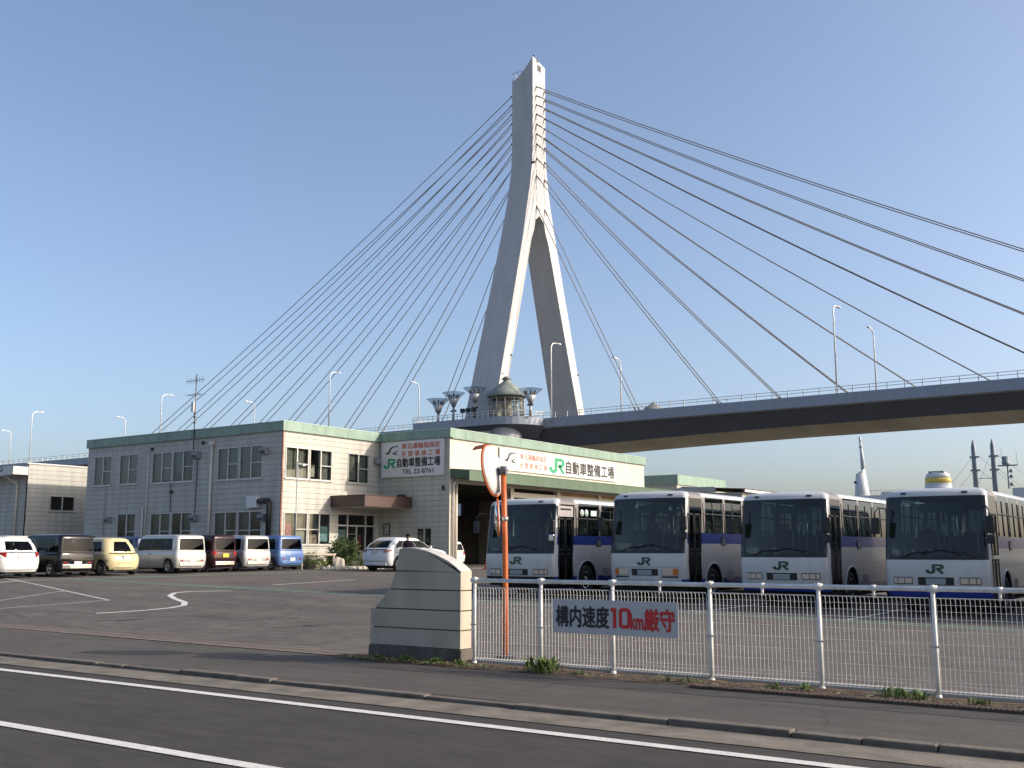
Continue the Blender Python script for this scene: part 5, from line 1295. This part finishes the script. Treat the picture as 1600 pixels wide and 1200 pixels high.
# deck
xs_ = lin(-520, -140, 19) + lin(-132, -70, 20) + lin(-60, 140, 10)
hau = lambda x: 1.15 * exp(-((x - XC) / 38) ** 2)
mb = MB(); mu = MB(); mbt = MB()
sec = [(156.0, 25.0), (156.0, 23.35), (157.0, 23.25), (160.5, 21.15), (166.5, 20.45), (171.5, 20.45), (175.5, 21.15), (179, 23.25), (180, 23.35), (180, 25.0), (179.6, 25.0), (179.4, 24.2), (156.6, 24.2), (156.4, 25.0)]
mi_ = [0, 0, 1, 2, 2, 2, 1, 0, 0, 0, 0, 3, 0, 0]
v = []; f = []; m_ = []
for x in xs_:
    for (y, z) in sec:
        if z < 22: z -= hau(x)
        v.append((x, y, z))
ns = len(sec)
for i in range(len(xs_) - 1):
    for k in range(ns):
        k2 = (k + 1) % ns; f.append((i * ns + k, i * ns + k2, (i + 1) * ns + k2, (i + 1) * ns + k)); m_.append(mi_[k])
for q, mi in zip(f, m_):
    pass
b = len(mb.v); mb.v += [Vector(p) for p in v]; mb.f += [list(q) for q in f]; mb.m += m_; mb.s += [False] * len(f)
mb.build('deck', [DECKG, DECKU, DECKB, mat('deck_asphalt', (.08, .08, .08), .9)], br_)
for yy in (156.15, 179.85):
    mb = MB(); x = -520
    for zz in (25.55, 26.0): mb.tube([(-520, yy, zz), (140, yy, zz)], .05, 5, smooth=False)
    while x < 140:
        mb.box((x - .06, yy - .06, 25.0), (x + .06, yy + .06, 26.0)); x += 2.5
    mb.build('railing', mat('railing_grey', (.45, .47, .48), .5, .2), br_)
mb = MB()
for x in (-420, -340, -260, -180): mb.box((x - 1.5, 163, -1), (x + 1.5, 173, 20.5))
mb.build('pier', CONC, br_)
# stay cables: ten pairs each side
zt = [94.0, 92.1, 90.2, 88.2, 86.1, 84.1, 82.0, 79.0, 75.4, 69.2]
da = [130.7, 119.6, 108.5, 97.4, 86.3, 75.2, 64.2, 52.6, 41.3, 24.6]
for z, dx in zip(zt, da):
    for s_ in (1, -1):
        for yy in (-1.0, 1.9):
            mb = MB(); a = Vector((XC + s_ * 2.4, YC + yy, z)); b = Vector((XC + s_ * dx, YC + .45 + (yy - .45) * .55, 24.3))
            pts = [a.lerp(b, q / 12) - Vector((0, 0, dx * .011 * 4 * (q / 12) * (1 - q / 12))) for q in range(13)]
            mb.tube(pts, .088, 6); mb.tube([a, a.lerp(b, 1.6 / (b - a).length)], .15, 8); mb.tube([b.lerp(a, 3.5 / (b - a).length), b], .17, 8)
            mb.build('stay_cable', CABLE, br_)
# viewing platform wrapped round the near leg, with stair tower and lantern room
mb = MB()
out = [(-127.3, 156.0), (-127.3, 149.6), (-126.7, 149.0)] + [(-109.5 + 7.2 * sin(a), 156.2 - 7.2 * cos(a)) for a in [radians(90) * i / 10 for i in range(11)]]
top = lambda z: [(x, y, z) for x, y in out]
n = len(out)
v = top(25.05) + top(23.65) + [(x + (XC + 3 - x) * .25, y + (158 - y) * .55, 21.6) for x, y in out]
f = [tuple(range(n))[::-1]] + [(i, i + 1, n + i + 1, n + i) for i in range(n - 1)] + [(n + i, n + i + 1, 2 * n + i + 1, 2 * n + i) for i in range(n - 1)] + [tuple(range(2 * n, 3 * n))]
mb.add(v[:2 * n], f[:n], 0); b = len(mb.v); mb.v += [Vector(p) for p in v]
for q in f[n:]: mb.f.append([b + i for i in q]); mb.m.append(1); mb.s.append(False)
pf = mb.build('platform', [DECKG, DECKU], br_, fix=True)
mb = MB()
pts = [Vector((x, y, 0)) for x, y in out]
for zz in (25.6, 26.05): mb.tube([p + Vector((0, 0, zz)) for p in pts], .05, 5, smooth=False)
dense = []
for a, b in zip(pts, pts[1:]):
    k = max(1, int((b - a).length / 1.1)); dense += [a.lerp(b, i / k) for i in range(k)]
for p in dense: mb.box((p.x - .04, p.y - .04, 25.05), (p.x + .04, p.y + .04, 26.05))
mb.build('railing', mat('railing_pale', (.60, .60, .58), .5, .2), pf)
CX, CY = -108.3, 153.0
mb = MB(); mb.lathe([(2.75, 0), (2.75, 24.0)], 28, M=Matrix.Translation((CX, CY, 0))); stt = mb.build('stair_tower', TOWERW, br_)
mb = MB()
for k in range(9):
    a = radians(-150 + 22 * k); M = Matrix.Translation((CX, CY, 20.3)) @ Matrix.Rotation(a, 4, 'Z'); mb.box((2.7, -.40, -.5), (2.8, .40, .55), M=M)
mb.build('stair_window', mat('dark_pane', (.03, .035, .04), .15), stt)
lan = MB()
for k in range(12):
    a = 2 * pi * k / 12; x, y = CX + 3.05 * cos(a), CY + 3.05 * sin(a); lan.tube([(x, y, 25.05), (x, y, 29.1)], .11, 6)
for zz in (25.1, 26.4, 27.6, 28.5, 29.0): lan.tube([(CX + 3.05 * cos(2 * pi * k / 36), CY + 3.05 * sin(2 * pi * k / 36), zz) for k in range(37)], .08, 5)
lo = lan.build('lantern_room', mat('lantern_frame', (.36, .34, .30), .5, .3), br_)
mb = MB(); mb.lathe([(2.98, 25.1), (2.98, 29.0)], 36, M=Matrix.Translation((CX, CY, 0))); mb.build('pane', glass('lantern_glass', (.75, .76, .72)), lo)
mb = MB(); mb.lathe([(.9, 25.05), (.9, 29.0)], 16, M=Matrix.Translation((CX, CY, 0))); mb.lathe([(2.9, 25.0), (2.9, 25.06)], 24, M=Matrix.Translation((CX, CY, 0))); mb.build('core', CREAM, lo)
mb = MB(); mb.lathe([(3.5, 28.85), (3.6, 29.05), (2.9, 29.8), (1.95, 30.75), (1.15, 31.45), (.65, 31.8), (.65, 32.1), (1.0, 32.2), (.5, 32.6), (0, 32.8)], 32, M=Matrix.Translation((CX, CY, 0))); mb.build('roof', mat('copper_roof', (.20, .225, .20), .6, var=.1), lo)
# far side twin lantern roof
mb = MB(); mb.lathe([(2.6, 26.2), (2.6, 28.2), (3.4, 28.2), (2.0, 29.8), (.6, 30.6), (0, 31.2)], 20, M=Matrix.Translation((-96.5, 187, 0))); mb.box((-99, 179.9, 24.2), (-94, 189.5, 25.2)); mb.lathe([(2.2, 25.1), (2.2, 26.3)], 12, M=Matrix.Translation((-96.5, 187, 0))); mb.build('far_lantern', mat('copper_roof', (.20, .225, .20), .6), br_)

# street lamps on the deck
def street_lamp(x, y, arm, zb=24.2, hgt=14.7, label=''):
    t = thing('street_lamp', (x, y, zb), label, 'street lamp', 'street lamps along the bridge deck')
    mb = MB(); pts = [(0, 0, 0), (0, 0, hgt - 1.4)] + [(0, arm * (1.1 - 1.1 * cos(a)), hgt - 1.4 + 1.25 * sin(a)) for a in (.4, .8, 1.2, pi / 2)] + [(0, arm * 2.2, hgt - .05)]
    mb.tube(pts, [.14] + [.11] + [.10] * (len(pts) - 2), 8); mb.build('pole', LAMPW, t, world=False)
    mb = MB(); mb.box((-.22, min(arm * 2.1, arm * 3.2), hgt - .16), (.22, max(arm * 2.1, arm * 3.2), hgt + .04)); mb.build('lamp_head', LAMPW, t, world=False, bevel=.06)
    return t
near = {-266.9: 'white bridge lamp standing alone left of the two cable fans, arm to the right', -211.8: 'white bridge lamp rising between the outermost cables on the left', -156.1: 'bridge lamp half hidden by cables above the cream office corner', -101.1: 'tall white bridge lamp standing in front of the tower leg', -50: 'tall bridge lamp on the right span with its arm to the right', 5.5: 'bridge lamp past the right edge of the picture'}
far = {-316.9: 'shortest bridge lamp at the left edge, arm to the left', -258.4: 'far bridge lamp crossing the outermost cable foot', -205: 'far bridge lamp seen among the middle left cables', -151: 'far bridge lamp left of the viewing platform', -99.6: 'thin grey bridge lamp beside the innermost right cables', -50.6: 'far bridge lamp on the right span with its arm to the left', 2: 'far bridge lamp past the right edge of the picture'}
for x, lab in near.items():
    if x < 0: street_lamp(x, 156.6, 1, label=lab)
for x, lab in far.items():
    if x < 0: street_lamp(x, 179.4, -1, label=lab)
# flared floodlight masts on the platform
def flood(x, y, h, label):
    t = thing('floodlight_mast', (x, y, 25.05), label, 'floodlight', 'flared floodlight masts on the viewing platform')
    mb = MB(); mb.tube([(0, 0, 0), (0, 0, h - 2.2)], .22, 8)
    for k in range(8):
        a = 2 * pi * k / 8; mb.tube([(.18 * cos(a), .18 * sin(a), h - 2.5), (1.3 * cos(a), 1.3 * sin(a), h - .1)], .06, 5)
    mb.build('pole', mat('mast_metal', (.35, .34, .33), .4, .5), t, world=False)
    mb = MB(); mb.lathe([(.25, h - 2.3), (1.0, h - .9)], 20, M=Matrix.Identity(4)); mb.build('funnel', mat('funnel_metal', (.50, .50, .50), .5, .3), t, world=False)
    mb = MB(); mb.lathe([(1.0, h - .8), (2.1, h + .15), (2.15, h + .2)], 24); mb.tube([(2.13 * cos(2 * pi * k / 24), 2.13 * sin(2 * pi * k / 24), h + .18) for k in range(25)], .035, 5); mb.build('glass_dish', glass('dish_glass', (.82, .85, .88)), t, world=False)
    mb = MB()
    for k in range(5):
        a = 2 * pi * k / 5 + .4; mb.tube([(.75 * cos(a), .75 * sin(a), h - .75), (.95 * cos(a), .95 * sin(a), h - .1)], [.16, .22], 8)
    mb.build('lamp', mat('lamp_grey', (.12, .12, .13), .4, .5), t, world=False)
    for zz in (1.9,):
        mb = MB(); mb.box((-.55, -.2, zz), (-.2, .2, zz + .3)); mb.box((.2, -.2, zz), (.55, .2, zz + .3)); mb.build('spot', BLACK, t, world=False)
flood(-121.6, 150, 4.0, 'leftmost flared floodlight mast, the lowest of the four')
flood(-119.2, 151.5, 5.2, 'floodlight mast standing against the innermost left cables')
flood(-113.3, 150.2, 5.4, 'floodlight mast in front of the shaded tower leg')
flood(-102.9, 152.6, 4.6, 'floodlight mast on the right of the lantern roof')
t = thing('viewing_binoculars', (-114.6, 149.8, 25.05), 'group of viewing boxes and benches beside the lantern room', 'binoculars')
for dx in (-1.2, 0, 1.3): mb = MB(); mb.tube([(dx, 0, 0), (dx, 0, 1.35)], .1, 6); mb.box((dx - .35, -.3, 1.3), (dx + .35, .3, 2.0)); mb.build('viewing_box', BLACK, t, world=False)

# ------------------------------------------------------------------ ships in the harbour beyond
SHIPW = mat('ship_white', (.55, .57, .58), .5, var=.05, scale=.3)
t = thing('ferry', (-70, 262, 0), 'white ferry whose slim funnel and stub mast rise behind the third bus', 'ferry')
mb = MB(); mb.box((-110, 256, -1), (-66.5, 274, 13.2)); mb.box((-104, 258, 13.2), (-66.5, 272, 14.9)); mb.build('superstructure', SHIPW, t)
mb = MB(); mb.tube([(-78.05, 260, 13.0), (-78.15, 260, 16.5), (-78.2, 260, 20.3)], [1.85, 1.62, 1.18], 20)
mb.add([(-78.2 + 1.17 * cos(2 * pi * i / 20), 260 + 1.17 * sin(2 * pi * i / 20), 20.32) for i in range(20)] + [(-78.15 + .98 * cos(2 * pi * i / 20), 260 + .98 * sin(2 * pi * i / 20), 20.75 + .75 * cos(2 * pi * i / 20)) for i in range(20)], [(i, (i + 1) % 20, 20 + (i + 1) % 20, 20 + i) for i in range(20)] + [tuple(range(20, 40))], 0)
mb.add([(-78.15 + .99 * cos(a_), 260 + .99 * sin(a_), 20.77 + .75 * cos(a_) + dz) for a_ in [radians(150 + 24 * i) for i in range(6)] for dz in (-.5 , .0)], [(2 * i, 2 * i + 2, 2 * i + 3, 2 * i + 1) for i in range(5)], 1)
mb.box((-79.5, 258.55, 17.9), (-79.1, 258.9, 18.5), 1)
fu = mb.build('funnel', [SHIPW, BLACK], t)
mb = MB(); mb.tube([(-77.6, 260.5, 20.5), (-78.1, 260.5, 28.4)], [.62, .26], 8); mb.box((-78.4, 260.2, 26.7), (-77.6, 260.8, 27.1)); mb.tube([(-78.1, 260.5, 28.2), (-78.15, 260.5, 29.4)], .3, 6); mb.build('mast', mat('ship_pale_grey', (.45, .48, .49), .5), fu)
mb = MB()
for x in lin(-76, -67, 9): mb.tube([(x, 257.5, 14.9), (x, 257.5, 16.0)], .06, 4)
mb.tube([(-76, 257.5, 16.0), (-67, 257.5, 16.0)], .06, 4); mb.box((-73, 258, 14.9), (-69, 261, 15.7)); mb.build('deck_rail', SHIPW, t)
t = thing('ship', (-50, 262, 0), 'moored ship with a white and yellow funnel, twin grey masts and a radar mast', 'ship')
mb = MB(); mb.box((-66, 255, -1), (-20, 275, 12.5)); mb.box((-44, 257, 12.5), (-25, 270, 15.6)); mb.build('superstructure', SHIPW, t)
mb = MB(); M = Matrix.Translation((-60.6, 261, 0)) @ Matrix.Diagonal((1, .8, 1, 1))
mb.lathe([(3.05, 12.5), (3.0, 17.0)], 24, 0, M); mb.lathe([(3.0, 17.0), (2.95, 17.4)], 24, 0, M); mb.lathe([(2.95, 17.4), (2.88, 18.6)], 24, 1, M); mb.lathe([(2.88, 18.6), (2.6, 19.5), (2.0, 19.9)], 24, 0, M); mb.box((-62.3, 259.6, 19.6), (-58.9, 262, 20.2), 2)
mb.build('funnel', [SHIPW, mat('funnel_yellow', (.60, .45, .07), .5), mat('ship_dark', (.2, .22, .24), .6)], t)
for x in (-52.3, -48.2):
    mb = MB(); mb.tube([(x, 261, 12), (x - .05, 261, 25.6), (x - .15, 261, 27.2)], [.62, .52, .05], 8)
    for zz in (19.9, 23.0): mb.box((x - .95, 260.6, zz), (x + 1.2, 261.4, zz + .35))
    mb.build('mast', mat('ship_grey', (.19, .22, .245), .5), t)
mb = MB()
for a, b in (((-52.6, 23.2), (-59.5, 15)), ((-52.6, 20), (-57, 15)), ((-51.2, 23.2), (-44, 16)), ((-51.2, 20), (-48, 17)), ((-47.1, 20), (-42.5, 15.6)), ((-49, 23.2), (-53, 14)), ((-47.1, 23.2), (-40, 17))): mb.tube([(a[0], 261, a[1]), (b[0], 261, b[1])], .045, 4)
mb.tube([(-51.6, 261, 18.2), (-48.6, 261, 18.2)], .09, 5); mb.build('rigging', mat('rigging_grey', (.3, .32, .34), .6), t)
mb = MB(); mb.tube([(-45.2, 260, 15.6), (-45.2, 260, 20.8)], .16, 6); mb.box((-47.2, 259.5, 20.7), (-43.0, 260.5, 20.95)); mb.lathe([(.75, 20.95), (.9, 21.6), (.72, 21.7), (.72, 22.9)], 12, M=Matrix.Translation((-45.5, 260, 0))); mb.tube([(-43.1, 260, 20.9), (-43.2, 260, 24)], .05, 4); mb.tube([(-46.2, 260, 20.9), (-46.3, 260, 25)], .05, 4)
for zz in (16.2, 18.0, 19.2): mb.lathe([(.35, 0), (.5, .4), (.2, .8)], 8, M=Matrix.Translation((-44.5, 260, zz)))
mb.build('radar_mast', mat('ship_grey', (.19, .22, .245), .5), t)

# ------------------------------------------------------------------ weeds along the wall and fence
def weed(x, y, s_, n, label, seed):
    R_ = random.Random(seed); t = tag(None or MB_weed(x, y, s_, n, R_), label, 'weed', 'weeds along the fence foot'); return t
def MB_weed(x, y, s_, n, R_):
    mb = MB()
    for i in range(n):
        a = R_.uniform(0, 2 * pi); L = s_ * R_.uniform(.4, 1.1); bx, by = x + R_.gauss(0, s_ * .5), y + R_.gauss(0, s_ * .18); tl = R_.uniform(.25, .9)
        w_ = L * R_.uniform(.05, .12); p0 = Vector((bx, by, .01)); p1 = p0 + Vector((cos(a) * L * tl * .5, sin(a) * L * tl * .5, L * .6)); p2 = p0 + Vector((cos(a) * L * tl, sin(a) * L * tl, L * .85))
        nn = Vector((-sin(a), cos(a), 0)) * w_
        mb.add([p0 - nn * .3, p0 + nn * .3, p1 + nn, p1 - nn, p2], [(0, 1, 2, 3), (3, 2, 4)])
    return mb.build('weed_tuft', LEAF2)
for i, (x, y, s_, n, lab) in enumerate((
        (-10.75, 11.95, .10, 60, 'low creeping weeds at the left foot of the gate wall'), (-10.2, 11.92, .11, 80, 'low weeds under the middle of the gate wall'), (-9.65, 11.9, .11, 70, 'low weeds at the right foot of the gate wall'),
        (-9.25, 11.93, .10, 50, 'small weeds at the first fence post'), (-7.85, 11.9, .24, 110, 'tall grassy tuft below the left end of the speed sign'), (-7.3, 11.9, .08, 40, 'tiny dry weeds right of the tall grassy tuft'),
        (-6.0, 11.88, .12, 22, 'small leafy weed below the right end of the speed sign'), (-5.72, 11.92, .11, 20, 'single small leafy weed left of the fourth fence post'), (-4.7, 11.9, .10, 50, 'flat weeds along the iron grating'),
        (-4.35, 11.95, .12, 32, 'weed cluster left of the fifth fence post'), (-3.4, 11.98, .15, 45, 'leafy weed left of the sixth fence post'), (-3.1, 11.92, .14, 50, 'broad weed by the foot of the sixth fence post'), (-2.5, 11.95, .10, 60, 'dry weeds at the right edge of the picture'))):
    weed(x, y, s_, n, lab, i + 3)
R_ = random.Random(5); mb = MB()
for i in range(1500):
    x = R_.uniform(-11.6, 2) if i < 900 else R_.uniform(-11.3, -8.7); y = 11.85 + R_.gauss(0, .09); s_ = R_.uniform(.008, .03); a = R_.uniform(0, 6.28)
    mb.add([(x + s_ * cos(a + q), y + s_ * sin(a + q), .03 + R_.uniform(0, .02)) for q in (0, 2, 4)], [(0, 1, 2)], R_.choice((0, 0, 1, 2)) if i < 900 else R_.choice((0, 2, 2)))
o = mb.build('leaf_litter', [mat('litter_brown', (.16, .10, .05), .9), mat('litter_pale', (.35, .30, .2), .9), LEAF2]); o['kind'] = 'stuff'

for o in bpy.data.objects:
    if '_o' in o: del o['_o']
